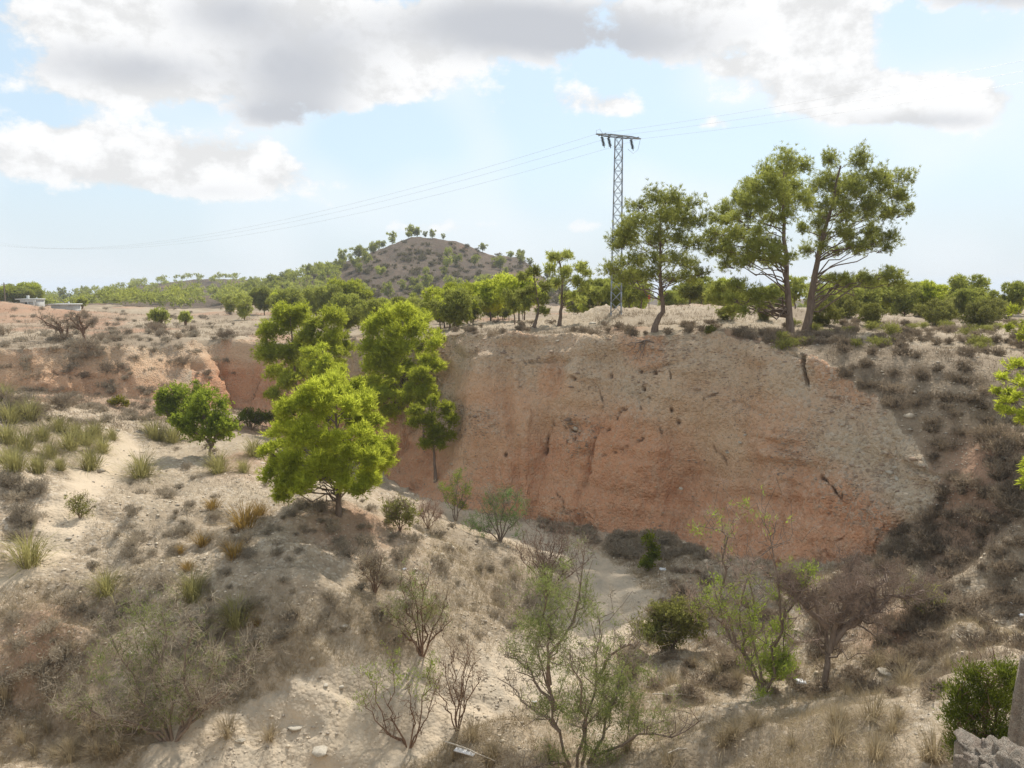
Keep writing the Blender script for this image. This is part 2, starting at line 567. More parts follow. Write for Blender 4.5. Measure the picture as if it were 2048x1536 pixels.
# ------------------------------------------------------------------ mesh and material helpers
def mesh_np(name, V, F, mat=None, smooth=False, attrs=None):
    V = np.ascontiguousarray(V, np.float32)
    F = np.ascontiguousarray(F, np.int32)
    me = bpy.data.meshes.new(name)
    me.vertices.add(len(V))
    me.vertices.foreach_set('co', V.ravel())
    k = F.shape[1]
    me.loops.add(F.size)
    me.loops.foreach_set('vertex_index', F.ravel())
    me.polygons.add(len(F))
    me.polygons.foreach_set('loop_start', np.arange(len(F), dtype=np.int32) * k)
    if smooth:
        me.polygons.foreach_set('use_smooth', np.ones(len(F), bool))
    if attrs:
        for an, av in attrs.items():
            a = me.attributes.new(an, 'FLOAT', 'POINT')
            a.data.foreach_set('value', np.ascontiguousarray(av, np.float32))
    me.update(calc_edges=True)
    me.validate()
    if mat:
        me.materials.append(mat)
    return me


def link(name, data, parent=None, loc=None):
    o = bpy.data.objects.new(name, data)
    COL.objects.link(o)
    if parent is not None:
        o.parent = parent
    if loc is not None:
        o.location = [float(c) for c in loc]
    return o


def tag(o, label=None, category=None, group=None, kind=None):
    if label: o['label'] = label
    if category: o['category'] = category
    if group: o['group'] = group
    if kind: o['kind'] = kind
    return o


def new_mat(name):
    m = bpy.data.materials.new(name)
    m.use_nodes = True
    m.node_tree.nodes.clear()
    nb = NB(m.node_tree)
    o = nb.new('ShaderNodeOutputMaterial')
    return m, nb, o


def principled(nb, o, color, rough=0.9, bump=None, bump_strength=0.5, bump_dist=0.05, spec=0.2, metal=0.0):
    p = nb.new('ShaderNodeBsdfPrincipled')
    nb.set(p.inputs['Base Color'], color)
    nb.set(p.inputs['Roughness'], rough)
    p.inputs['Specular IOR Level'].default_value = spec
    nb.set(p.inputs['Metallic'], metal)
    if bump is not None:
        b = nb.new('ShaderNodeBump')
        b.inputs['Strength'].default_value = bump_strength
        b.inputs['Distance'].default_value = bump_dist
        nb.set(b.inputs['Height'], bump)
        nb.l.new(b.outputs[0], p.inputs['Normal'])
    nb.l.new(p.outputs[0], o.inputs[0])
    return p


def mat_ground():
    m, nb, o = new_mat('stony_ground')
    pos = nb.new('ShaderNodeTexCoord').outputs['Object']
    n1 = nb.noise(pos, 0.35, 2, 0.6)
    n2 = nb.noise(pos, 2.2, 3, 0.65)
    n3 = nb.noise(pos, 9.0, 2, 0.6)
    c = nb.mix(nb.smooth(n1, 0.35, 0.65), (0.40, 0.312, 0.215), (0.49, 0.39, 0.275))
    c = nb.mix(nb.smooth(n2, 0.42, 0.68), c, (0.32, 0.245, 0.168))
    vn = nb.new('ShaderNodeTexVoronoi'); nb.set(vn.inputs['Vector'], pos); vn.inputs['Scale'].default_value = 10.0
    vs_ = nb.new('ShaderNodeSeparateColor'); nb.l.new(vn.outputs['Color'], vs_.inputs[0])
    peb = nb.smooth(vs_.outputs[0], 0.55, 0.95)
    c = nb.mix(nb.math('MULTIPLY', peb, 0.55), c, (0.66, 0.58, 0.47))
    dk = nb.smooth(vs_.outputs[1], 0.6, 1.0)
    c = nb.mix(nb.math('MULTIPLY', dk, 0.45), c, (0.17, 0.14, 0.11))
    # dry thatch
    veg = nb.math('MULTIPLY', nb.attr('veg'), nb.smooth(n3, 0.22, 0.58))
    c = nb.mix(nb.math('MULTIPLY', veg, 0.72), c, nb.mix(n2, (0.28, 0.22, 0.155), (0.37, 0.30, 0.205)))
    c = nb.mix(nb.smooth(nb.attr('veg'), 0.85, 1.25, 0.0, 0.75), c, nb.mix(n2, (0.19, 0.145, 0.10), (0.33, 0.255, 0.18)))
    # trodden path, sandy bed, red soil
    sand = nb.mix(n2, (0.58, 0.47, 0.34), (0.49, 0.392, 0.28))
    c = nb.mix(nb.attr('path'), c, sand)
    bedc = nb.mix(nb.smooth(n2, 0.3, 0.7), (0.56, 0.455, 0.33), (0.44, 0.37, 0.28))
    c = nb.mix(nb.attr('bed'), c, bedc)
    c = nb.mix(nb.math('MULTIPLY', nb.attr('red'), nb.smooth(n1, 0.25, 0.6, 0.4, 1.0)), c, nb.mix(n3, (0.44, 0.26, 0.165), (0.34, 0.195, 0.125)))
    h = nb.math('ADD', nb.math('MULTIPLY', nb.math('SUBTRACT', 1.0, vn.outputs['Distance']), 0.6), nb.math('MULTIPLY', n3, 0.7))
    principled(nb, o, c, 0.95, h, 0.8, 0.05, 0.1)
    return m


def mat_cliff():
    m, nb, o = new_mat('clay_and_conglomerate')
    pos = nb.new('ShaderNodeTexCoord').outputs['Object']
    n1 = nb.noise(pos, 0.5, 3, 0.6)
    n2 = nb.noise(pos, 3.0, 4, 0.65)
    n3 = nb.noise(pos, 14.0, 2, 0.6)
    streak = nb.noise(nb.vmath('MULTIPLY', pos, (1, 1, 0.10)), 4.0, 3, 0.65, 0.3)
    strata = nb.noise(nb.vmath('MULTIPLY', pos, (0.25, 0.25, 2.2)), 1.1, 3, 0.6, 0.5)
    tan = nb.mix(n1, (0.64, 0.41, 0.245), (0.70, 0.49, 0.315))
    grey = nb.mix(n2, (0.52, 0.40, 0.275), (0.62, 0.495, 0.35))
    red = nb.mix(streak, (0.66, 0.315, 0.17), (0.61, 0.35, 0.205))
    c = nb.mix(nb.attr('grey'), tan, grey)
    c = nb.mix(nb.attr('red'), c, red)
    c = nb.mix(nb.smooth(strata, 0.52, 0.72, 0.0, 0.45), c, (0.56, 0.33, 0.20))
    c = nb.mix(nb.smooth(streak, 0.56, 0.75, 0.0, 0.4), c, (0.66, 0.50, 0.35))
    vn = nb.new('ShaderNodeTexVoronoi'); nb.set(vn.inputs['Vector'], pos); vn.inputs['Scale'].default_value = 8.0
    vs_ = nb.new('ShaderNodeSeparateColor'); nb.l.new(vn.outputs['Color'], vs_.inputs[0])
    stony = nb.math('MULTIPLY', nb.smooth(vs_.outputs[0], 0.55, 0.9), nb.math('MULTIPLY_ADD', nb.attr('grey'), 0.35, 0.18))
    c = nb.mix(stony, c, (0.60, 0.52, 0.41))
    dk = nb.math('MULTIPLY', nb.smooth(vs_.outputs[1], 0.6, 1.0), nb.math('MULTIPLY_ADD', nb.attr('grey'), 0.30, 0.16))
    c = nb.mix(dk, c, (0.22, 0.17, 0.13))
    c = nb.mix(nb.math('MULTIPLY', nb.attr('crack'), 0.7), c, (0.20, 0.12, 0.08))
    h = nb.math('ADD', nb.math('MULTIPLY', nb.math('SUBTRACT', 1.0, vn.outputs['Distance']), 0.7), nb.math('ADD', n3, nb.math('MULTIPLY', n2, 1.2)))
    principled(nb, o, c, 0.95, h, 1.0, 0.13, 0.1)
    return m


def mat_hill():
    m, nb, o = new_mat('scrubby_hillside')
    pos = nb.new('ShaderNodeTexCoord').outputs['Object']
    n1 = nb.noise(pos, 0.06, 5, 0.6)
    n2 = nb.noise(pos, 0.45, 5, 0.7)
    n3 = nb.noise(pos, 1.6, 4, 0.7)
    c = nb.mix(nb.smooth(n1, 0.35, 0.65), (0.125, 0.09, 0.066), (0.175, 0.128, 0.092))
    c = nb.mix(nb.smooth(n2, 0.45, 0.62, 0.0, 0.8), c, (0.095, 0.078, 0.052))
    c = nb.mix(nb.smooth(n3, 0.52, 0.66, 0.0, 0.8), c, (0.07, 0.06, 0.036))
    c = nb.mix(nb.smooth(n1, 0.60, 0.70, 0.0, 0.7), c, (0.25, 0.135, 0.088))
    principled(nb, o, c, 0.95, n3, 0.8, 0.5, 0.1)
    return m


def simple_mat(name, c1, c2, scale=5.0, rough=0.85, stretch=(1, 1, 1), bump=0.4, dist=0.02, spec=0.2, metal=0.0, tint=False):
    m, nb, o = new_mat(name)
    pos = nb.new('ShaderNodeTexCoord').outputs['Object']
    n = nb.noise(nb.vmath('MULTIPLY', pos, stretch), scale, 5, 0.65)
    c = nb.mix(nb.smooth(n, 0.3, 0.7), c1, c2)
    if tint:
        t = nb.attr('tint')
        c = nb.mix(1.0, c, nb.comb(nb.lin(t, 0, 1, 0.62, 1.35), nb.lin(t, 0, 1, 0.62, 1.35), nb.lin(t, 0, 1, 0.64, 1.30)), 'MULTIPLY')
    principled(nb, o, c, rough, n, bump, dist, spec, metal)
    return m


def leaf_mat(name, dark, light, trans, fac=0.45, rnd=0.25):
    """leaf or needle: diffuse front, light shining through from behind; 'tint' differs from spray to spray"""
    m, nb, o = new_mat(name)
    t = nb.attr('tint')
    info = nb.new('ShaderNodeObjectInfo')
    rr = nb.lin(info.outputs['Random'], 0, 1, 1 - rnd, 1 + rnd)
    c = nb.mix(t, dark, light)
    c = nb.vmath('SCALE', c, scale=rr)
    tr = nb.vmath('SCALE', nb.mix(t, tuple(x * 0.65 for x in trans), trans), scale=rr)
    d = nb.new('ShaderNodeBsdfDiffuse'); nb.set(d.inputs[0], c)
    q = nb.new('ShaderNodeBsdfTranslucent'); nb.set(q.inputs[0], tr)
    mx = nb.new('ShaderNodeMixShader'); mx.inputs[0].default_value = fac
    nb.l.new(d.outputs[0], mx.inputs[1]); nb.l.new(q.outputs[0], mx.inputs[2])
    nb.l.new(mx.outputs[0], o.inputs[0])
    return m


M = {}
M['ground'] = mat_ground()
M['cliff'] = mat_cliff()
M['hill'] = mat_hill()
M['bark'] = simple_mat('pine_bark', (0.14, 0.10, 0.075), (0.24, 0.18, 0.14), 9, stretch=(1, 1, 0.25), dist=0.03)
M['greywood'] = simple_mat('grey_twig_wood', (0.17, 0.125, 0.095), (0.27, 0.21, 0.165), 12, stretch=(1, 1, 0.3))
M['brownwood'] = simple_mat('brown_twig_wood', (0.15, 0.09, 0.06), (0.25, 0.155, 0.10), 12, stretch=(1, 1, 0.3))
M['stone'] = simple_mat('limestone', (0.40, 0.35, 0.28), (0.56, 0.50, 0.41), 6, tint=True, dist=0.02)
def mat_conglomerate():
    m, nb, o = new_mat('rough_conglomerate')
    pos = nb.new('ShaderNodeTexCoord').outputs['Object']
    vn = nb.new('ShaderNodeTexVoronoi'); nb.set(vn.inputs['Vector'], nb.vmath('ADD', pos, nb.vmath('SCALE', (1, 1, 1), scale=nb.noise(pos, 25.0, 3)))); vn.inputs['Scale'].default_value = 26.0
    sc_ = nb.new('ShaderNodeSeparateColor'); nb.l.new(vn.outputs['Color'], sc_.inputs[0])
    n = nb.noise(pos, 9.0, 5, 0.7)
    c = nb.mix(sc_.outputs[0], (0.56, 0.48, 0.38), (0.74, 0.66, 0.55))
    c = nb.mix(nb.smooth(n, 0.45, 0.65), c, (0.62, 0.50, 0.40))
    c = nb.mix(nb.smooth(vn.outputs['Distance'], 0.4, 0.75), c, (0.33, 0.26, 0.20))
    principled(nb, o, c, 0.95, nb.math('SUBTRACT', n, vn.outputs['Distance']), 1.0, 0.03, 0.1)
    return m


M['conglomerate'] = mat_conglomerate()
M['pebble'] = simple_mat('pebbles', (0.46, 0.38, 0.29), (0.64, 0.55, 0.43), 3, tint=True)
M['clod'] = simple_mat('clay_clods', (0.36, 0.25, 0.175), (0.45, 0.345, 0.255), 3, tint=True)
M['steel'] = simple_mat('galvanised_steel', (0.30, 0.33, 0.37), (0.38, 0.41, 0.45), 4, rough=0.55, spec=0.5, metal=0.3, bump=0.1)
M['glassins'] = simple_mat('dark_glass_insulator', (0.03, 0.035, 0.04), (0.05, 0.055, 0.06), 4, rough=0.25, spec=0.5, bump=0.0)
M['wire'] = simple_mat('aluminium_wire', (0.55, 0.57, 0.60), (0.62, 0.64, 0.66), 4, rough=0.5, bump=0.0, metal=0.3)
M['white'] = simple_mat('white_render', (0.60, 0.61, 0.58), (0.68, 0.68, 0.64), 2, bump=0.1)
M['teal'] = simple_mat('pale_teal_paint', (0.50, 0.60, 0.58), (0.58, 0.66, 0.64), 2, bump=0.1)
M['roofgrey'] = simple_mat('grey_roof_sheet', (0.42, 0.42, 0.40), (0.5, 0.5, 0.47), 2, bump=0.1)
M['dark'] = simple_mat('dark_opening', (0.03, 0.03, 0.03), (0.05, 0.05, 0.045), 2, bump=0.0)
M['plastic'] = simple_mat('white_plastic', (0.70, 0.71, 0.72), (0.80, 0.80, 0.80), 8, rough=0.4, spec=0.5)
M['redsign'] = simple_mat('rust_red_paint', (0.42, 0.09, 0.05), (0.50, 0.13, 0.07), 6)
M['drywood'] = simple_mat('bleached_stick', (0.45, 0.39, 0.31), (0.55, 0.49, 0.40), 10, stretch=(1, 1, .2))

M['pine_bright'] = leaf_mat('sunny_pine_needles', (0.17, 0.205, 0.028), (0.29, 0.32, 0.045), (0.70, 0.75, 0.085), 0.58)
M['pine_olive'] = leaf_mat('olive_pine_needles', (0.19, 0.205, 0.06), (0.32, 0.335, 0.10), (0.60, 0.63, 0.14), 0.52)
M['pine_far'] = leaf_mat('distant_pine_needles', (0.16, 0.18, 0.05), (0.26, 0.28, 0.075), (0.54, 0.57, 0.11), 0.5)
M['broad'] = leaf_mat('carob_leaves', (0.10, 0.135, 0.022), (0.19, 0.235, 0.035), (0.46, 0.54, 0.06), 0.5)
M['tamarisk'] = leaf_mat('tamarisk_sprays', (0.17, 0.20, 0.075), (0.29, 0.325, 0.125), (0.48, 0.54, 0.16), 0.45)
M['fresh'] = leaf_mat('fresh_green_sprays', (0.15, 0.20, 0.04), (0.26, 0.32, 0.07), (0.46, 0.56, 0.08), 0.45)
M['bluegreen'] = leaf_mat('blue_green_sprays', (0.10, 0.15, 0.06), (0.18, 0.25, 0.10), (0.30, 0.42, 0.13), 0.4)
M['darkleaf'] = leaf_mat('dark_scrub_leaves', (0.14, 0.14, 0.05), (0.25, 0.245, 0.08), (0.45, 0.45, 0.11), 0.45)
M['juniper'] = leaf_mat('juniper_sprays', (0.06, 0.08, 0.014), (0.14, 0.17, 0.025), (0.28, 0.33, 0.035), 0.4)
M['yellowleaf'] = leaf_mat('yellowing_leaves', (0.19, 0.18, 0.03), (0.33, 0.30, 0.05), (0.5, 0.46, 0.06), 0.4)
M['esparto'] = leaf_mat('esparto_blades', (0.22, 0.2, 0.085), (0.38, 0.345, 0.15), (0.5, 0.46, 0.17), 0.4, 0.15)
M['straw'] = leaf_mat('dry_straw', (0.32, 0.25, 0.16), (0.5, 0.41, 0.27), (0.5, 0.41, 0.25), 0.35, 0.1)
M['orange'] = leaf_mat('rusty_grass', (0.28, 0.18, 0.06), (0.43, 0.28, 0.09), (0.5, 0.34, 0.09), 0.35)
M['greyscrub'] = leaf_mat('grey_thyme', (0.28, 0.235, 0.175), (0.45, 0.385, 0.295), (0.42, 0.35, 0.25), 0.35)
M['brownscrub'] = leaf_mat('brown_scrub', (0.23, 0.18, 0.13), (0.38, 0.31, 0.23), (0.36, 0.28, 0.19), 0.35)
M['hillscrub'] = leaf_mat('hill_scrub_leaves', (0.11, 0.095, 0.055), (0.20, 0.17, 0.09), (0.2, 0.17, 0.08), 0.25)
M['pinktwig'] = leaf_mat('pinkish_dead_twigs', (0.3, 0.215, 0.165), (0.44, 0.33, 0.26), (0.38, 0.27, 0.2), 0.25)


# ------------------------------------------------------------------ the ground sheet
NA, NR = 860, 540
av = np.linspace(-0.80, 0.80, NA)
phi_d = np.arctan(av)
p0, p1 = phi_d[0], phi_d[-1]
phi = np.concatenate([phi_d, np.linspace(p1, p0 + 2 * math.pi, 60)[1:-1]])
NC = len(phi)
rf = np.concatenate([np.linspace(0.5, 12, 60), np.linspace(12, 75, 900)[1:], np.geomspace(75, 700, 420)[1:], np.geomspace(700, 45000, 60)[1:]])
RR, PP = np.meshgrid(rf, phi)
hb = Hbase(RR * np.sin(PP), RR * np.cos(PP))
el = np.arctan2(hb, RR)
dl = np.diff(RR, axis=1); dh = np.diff(hb, axis=1); rm = 0.5 * (RR[:, 1:] + RR[:, :-1])
dist3 = np.sqrt(rm ** 2 + (0.5 * (hb[:, 1:] + hb[:, :-1])) ** 2)
met = np.sqrt((np.diff(el, axis=1)) ** 2 + (0.13 * dl / rm) ** 2 + (0.75 * dh / dist3) ** 2)
met *= np.where(rm < 13, 0.22, np.where(rm > 700, 0.25, 1.0))
cumm = np.concatenate([np.zeros((NC, 1)), np.cumsum(met, axis=1)], axis=1)
# smooth the sampling across columns so neighbouring rows stay together
ker = np.ones(41) / 41
dens = np.diff(cumm / cumm[:, -1:], axis=1)
dd = np.stack([np.convolve(np.concatenate([dens[-20:, j], dens[:, j], dens[:20, j]]), ker, 'valid') for j in range(dens.shape[1])], 1)
cumm = np.concatenate([np.zeros((NC, 1)), np.cumsum(dd, axis=1)], axis=1)
Rm = np.empty((NC, NR))
for i in range(NC):
    Rm[i] = np.interp(np.linspace(0, cumm[i, -1], NR), cumm[i], rf)
X = Rm * np.sin(phi)[:, None]; Y = Rm * np.cos(phi)[:, None]
Z = H(X, Y)
cl = samp(CLIFFG, X, Y) * (Rm < 112)
frac = samp(FRACG, X, Y)
P3 = np.stack([X, Y, Z], -1)
# outward normal of the sheet
dr_ = np.gradient(P3, axis=1)
dp_ = np.roll(P3, -1, 0) - np.roll(P3, 1, 0)
N3 = np.cross(dr_, dp_)
N3 *= np.sign(N3[..., 2:3] + 1e-9)
N3 /= np.linalg.norm(N3, axis=-1, keepdims=True) + 1e-9
steep = np.clip(cl, 0, 1) * sstep(1 - N3[..., 2], 0.08, 0.30)
_, _, rsx = None, None, None
U = samp(up2(rs)[:LOWG.shape[0], :LOWG.shape[1]], X, Y)
# relief of the cliff face: bulges, flutes, ledges, embedded lumps
low_flutes = sstep(0.75 - frac, 0.0, 0.35)
rel = 0.42 * noise3(X, Y, Z * 0.8, 2.6, 3) + 0.20 * noise3(X, Y, Z, 1.1, 4)
leftz = 1 - sstep(X, 1.5, 6.0)
rel += 0.16 * noise3(U, U * 0, Z * 0.14, 0.6, 6) * (0.35 + 0.65 * low_flutes + 0.8 * leftz)
rel += 0.30 * (np.abs(noise3(U + 0.25 * Z, U * 0, Z * 0.08, 1.3, 26)) - 0.3) * (0.4 + leftz)
rel += 0.09 * noise3(U, U * 0, Z * 0.25, 0.24, 12) * low_flutes
led = noise3(X * 0.16, Y * 0.16, Z + 0.5 * noise2(X, Y, 3.0, 71), 0.42, 9)
rel += 0.15 * np.tanh(2.5 * led) * (0.35 + 0.65 * sstep(noise3(X, Y, Z, 2.2, 33), -0.2, 0.5))
rel -= 0.22 * sstep(0.10 - np.abs(noise3(X * 0.5, Y * 0.5, Z * 1.5, 1.9, 35)), 0.0, 0.10) * sstep(noise3(X, Y, Z, 1.5, 36), 0.0, 0.4)
rel += (0.075 * np.abs(noise3(X, Y, Z, 0.36, 14)) + 0.06 * noise3(X, Y, Z, 0.17, 15)) * (0.5 + 0.7 * sstep(noise3(X, Y, Z, 1.8, 19), -0.1, 0.5))
# cracks and holes (pixel tracks give where on the face they are)
CRACKS = [([(1604, 712), (1608, 735), (1612, 768)], 0.085, 0.5), ([(1612, 768), (1630, 786), (1665, 795), (1700, 802)], 0.05, 0.15),
          ([(1725, 735), (1755, 758), (1790, 785), (1820, 812)], 0.07, 0.25),
          ([(1100, 865), (1101, 885), (1091, 905)], 0.06, 0.3), ([(1201, 772), (1204, 800), (1205, 815)], 0.05, 0.22), ([(1300, 795), (1301, 812)], 0.06, 0.3),
          ([(1211, 912), (1240, 905), (1262, 895), (1287, 877)], 0.055, 0.2), ([(1235, 840), (1250, 820), (1270, 813), (1285, 822)], 0.05, 0.18),
          ([(1425, 893), (1440, 908), (1447, 925), (1440, 932)], 0.06, 0.25), ([(1120, 990), (1140, 1010), (1130, 1030)], 0.05, 0.2),
          ([(1640, 955), (1665, 975), (1690, 998)], 0.06, 0.25), ([(1210, 865), (1225, 855)], 0.05, 0.2), ([(1105, 845), (1135, 855), (1165, 850)], 0.05, 0.2),
          ([(1320, 855), (1333, 880)], 0.04, 0.15), ([(1080, 1030), (1110, 1036), (1150, 1030)], 0.05, 0.2), ([(1790, 1060), (1830, 1080), (1835, 1110)], 0.06, 0.25),
          ([(100, 742), (130, 750), (150, 750)], 0.12, 0.3), ([(1410, 800), (1440, 795), (1465, 780)], 0.06, 0.15), ([(1145, 860), (1165, 872)], 0.10, 0.3),
          ([(1500, 700), (1505, 725)], 0.04, 0.12), ([(1690, 985), (1695, 1010)], 0.05, 0.2), ([(1340, 745), (1345, 760)], 0.06, 0.2)]
HOLES = [(1158, 761), (1221, 751), (1283, 744), (1312, 747), (1292, 780), (1358, 845), (1015, 913), (1140, 886), (1155, 881), (1344, 821), (1090, 905)]
crack = np.zeros_like(X)
sel = np.nonzero((cl > 0.05) & (np.abs(X) < 45) & (Y > 15))
SP = P3[sel]
cv = np.zeros(len(SP)); depth = np.zeros(len(SP))
sx_ = SP[:, 0] / SP[:, 1]
for (track, wid, dep) in CRACKS:
    C3 = [ground_at(*p) for p in track]
    lo_ = min(c[0] / c[1] for c in C3) - 0.03; hi_ = max(c[0] / c[1] for c in C3) + 0.03
    ii = np.nonzero((sx_ > lo_) & (sx_ < hi_))[0]
    Q = SP[ii] + 0.10 * np.stack([noise3(SP[ii, 0], SP[ii, 1], SP[ii, 2], 0.4, s_) for s_ in (61, 62, 63)], 1)
    dmin = np.full(len(ii), 9.0)
    for a, b in zip(C3[:-1], C3[1:]):
        v = b - a
        t = np.clip(((Q - a) @ v) / (v @ v + 1e-9), 0, 1)
        dmin = np.minimum(dmin, np.linalg.norm(Q - a - t[:, None] * v, axis=1))
    wid = wid * 0.72
    f = 1 - sstep(dmin + 0.03 * noise3(Q[:, 0], Q[:, 1], Q[:, 2], 0.25, 64), wid * 0.3, wid * 1.5)
    cv[ii] = np.maximum(cv[ii], f); depth[ii] = np.maximum(depth[ii], f * dep)
for hpx in HOLES:
    c3 = ground_at(*hpx)
    f = 1 - sstep(np.linalg.norm(SP - c3, axis=1), 0.05, 0.13)
    cv = np.maximum(cv, f); depth = np.maximum(depth, f * 0.3)
cr_full = np.zeros_like(X); cr_full[sel] = cv
dp_full = np.zeros_like(X); dp_full[sel] = depth
rel = rel * steep - dp_full
P3 = P3 + N3 * rel[..., None]
# colour masks (real colours of soil and clay)
pd = poly_dist(X, Y, PATHP); bd = poly_dist(X, Y, BEDP)
wnb = noise2(X, Y, 1.3, 81)
a_path = (1 - sstep(pd + 0.4 * wnb, 0.45, 1.05)) * (Rm < 60)
a_bed = (1 - sstep(bd + 0.6 * wnb, 0.8, 2.1)) * (Rm < 60) * (1 - steep)
wn = fbm2(X, Y, 5.0, 3, 0.5, 91)
rdv = samp(RD, X, Y)
behind_rim = (1 - sstep(rdv, 5.0, 9.0)) * (rdv > 0) * (X > -6) * (Y > 20)
a_veg = np.clip(0.55 + 0.7 * wn, 0, 1)
a_veg = np.maximum(a_veg, behind_rim * (1.15 + 0.3 * wn))
a_veg = np.maximum(a_veg, sstep(Rm, 44, 55) * (X < -8) * (1.05 + 0.45 * wn))
a_veg = np.maximum(a_veg, sstep(Rm, 58, 66) * (1.05 + 0.4 * wn))
a_veg = np.maximum(a_veg, ((X > 15) & (rdv > 2)) * (0.95 + 0.6 * wn))
a_veg = np.clip(a_veg, 0, 1.3) * (1 - a_path) * (1 - a_bed)
bumpn = 0.5 * fbm2(X, Z, 3.5, 3, 0.5, 95)
vv = (X - 4.0)
redf = sstep(0.52 - frac + 0.22 * bumpn + 0.10 * np.sin(X * 0.55), -0.10, 0.22)
redf = np.maximum(redf, 0.55 * (1 - sstep(np.abs(X + 0.5), 1.0, 4.0)) * (1 - sstep(frac, 0.6, 0.85)))
redf = np.maximum(redf, 0.6 * sstep(noise2(X, Z, 2.2, 97), 0.25, 0.65))
greyf = np.clip(0.6 * sstep(frac + 0.40 * bumpn, 0.62, 1.0) + sstep(noise2(X, Z * 1.4, 2.6, 99), 0.15, 0.6) * sstep(frac, 0.3, 0.6), 0, 1)
greyf = np.maximum(greyf, sstep(X, 9.0, 13.0) * sstep(frac + 0.3 * bumpn, 0.3, 0.7) * (Y < 40))
a_red_g = np.clip(sstep(fbm2(X, Y, 9.0, 3, 0.5, 101), 0.35, 0.8) * 0.8, 0, 1) * sstep(Rm, 30, 45)
# red earth on the left hillside, at the talus foot and on the bank on the right
for (px, py, rad) in [(110, 625, 9.0), (30, 615, 14.0), (60, 640, 7.0), (300, 830, 1.8), (290, 800, 2.0), (420, 628, 5.0), (90, 1290, 1.3), (1560, 680, 1.4), (1250, 655, 1.2),
                      (1960, 940, 1.6), (1990, 1000, 1.4), (2000, 900, 1.2), (1790, 1240, 1.0), (1780, 1270, 0.8), (700, 1040, 1.6), (1280, 1095, .8), (1450, 672, 1.5)]:
    g = ground_at(px, py)
    a_red_g = np.maximum(a_red_g, 0.85 * np.exp(-(((X - g[0]) / rad) ** 2 + ((Y - g[1]) / rad) ** 2)))
leftbank = (Y > 50) & (X / np.maximum(Y, 1) < -0.405)
redf = np.where(leftbank, redf * 0.4, redf)
farcliff = (Y > 55) & (X / np.maximum(Y, 1) > -0.405) & (X / np.maximum(Y, 1) < -0.25)
redf = np.where(farcliff, np.maximum(redf, sstep(0.85 - frac + 0.2 * bumpn, 0.0, 0.3)), redf)
is_cliff = (cl > 0.5) & (Rm < 112)
hill_on = ((hill_mass(X, Y) > 1.2) & (Rm > 150) & (Rm < 560)) | ((Rm > 190) & (Rm < 620))
redf = np.where(is_cliff, redf, 0) + np.where(is_cliff, 0, a_red_g)

idx = np.arange(NC * NR).reshape(NC, NR)
nx = np.roll(idx, -1, 0)
quads = np.stack([idx[:, :-1], idx[:, 1:], nx[:, 1:], nx[:, :-1]], -1)          # (NC, NR-1, 4)
fc = (is_cliff[:, :-1] & is_cliff[:, 1:])
fh = (hill_on[:, :-1] & ~fc)
VA = P3.reshape(-1, 3)
ATT = dict(path=a_path, bed=a_bed, veg=a_veg, red=redf, grey=greyf, crack=cr_full)
ATT = {k: v.reshape(-1) for k, v in ATT.items()}


def sub_sheet(name, fmask, mat):
    q = quads[fmask]
    used, inv = np.unique(q.ravel(), return_inverse=True)
    me = mesh_np(name, VA[used], inv.reshape(-1, 4)[:, ::-1], mat, True, {k: v[used] for k, v in ATT.items()})
    o = link(name, me)
    o['kind'] = 'structure'
    return o


ground_o = sub_sheet('ground', ~fc & ~fh, M['ground'])
cliff_o = sub_sheet('cliff', fc, M['cliff'])
hill_o = sub_sheet('hill', fh, M['hill'])
tag(ground_o, 'dry stony ground of the ravine, its terrace, path and plateau', kind='structure')
tag(cliff_o, 'eroded red clay and grey conglomerate cliff face below the plateau', kind='structure')
tag(hill_o, 'brown scrubby hill and wooded ridge behind the plateau', kind='structure')

# sea beyond the coastal plain
m, nb, o = new_mat('hazy_sea')
principled(nb, o, (0.10, 0.19, 0.26), 0.35, nb.noise(nb.new('ShaderNodeTexCoord').outputs['Object'], 0.02, 4, 0.6), 0.2, 2.0, 0.5)
M['sea'] = m
th = np.linspace(0, 2 * math.pi, 97)[:-1]
ring = [1500.0, 8000.0, 70000.0]
Vs = np.array([(r * math.sin(t), r * math.cos(t), -120.0) for r in ring for t in th])
Fs = [(k * 96 + i, (k + 1) * 96 + i, (k + 1) * 96 + (i + 1) % 96, k * 96 + (i + 1) % 96) for k in range(2) for i in range(96)]
sea_o = link('sea', mesh_np('sea', Vs, np.array(Fs)[:, ::-1], M['sea']))
tag(sea_o, 'strip of hazy blue sea on the horizon', kind='structure')


# ------------------------------------------------------------------ plant building blocks
def norm(v):
    return v / (np.linalg.norm(v, axis=-1, keepdims=True) + 1e-9)


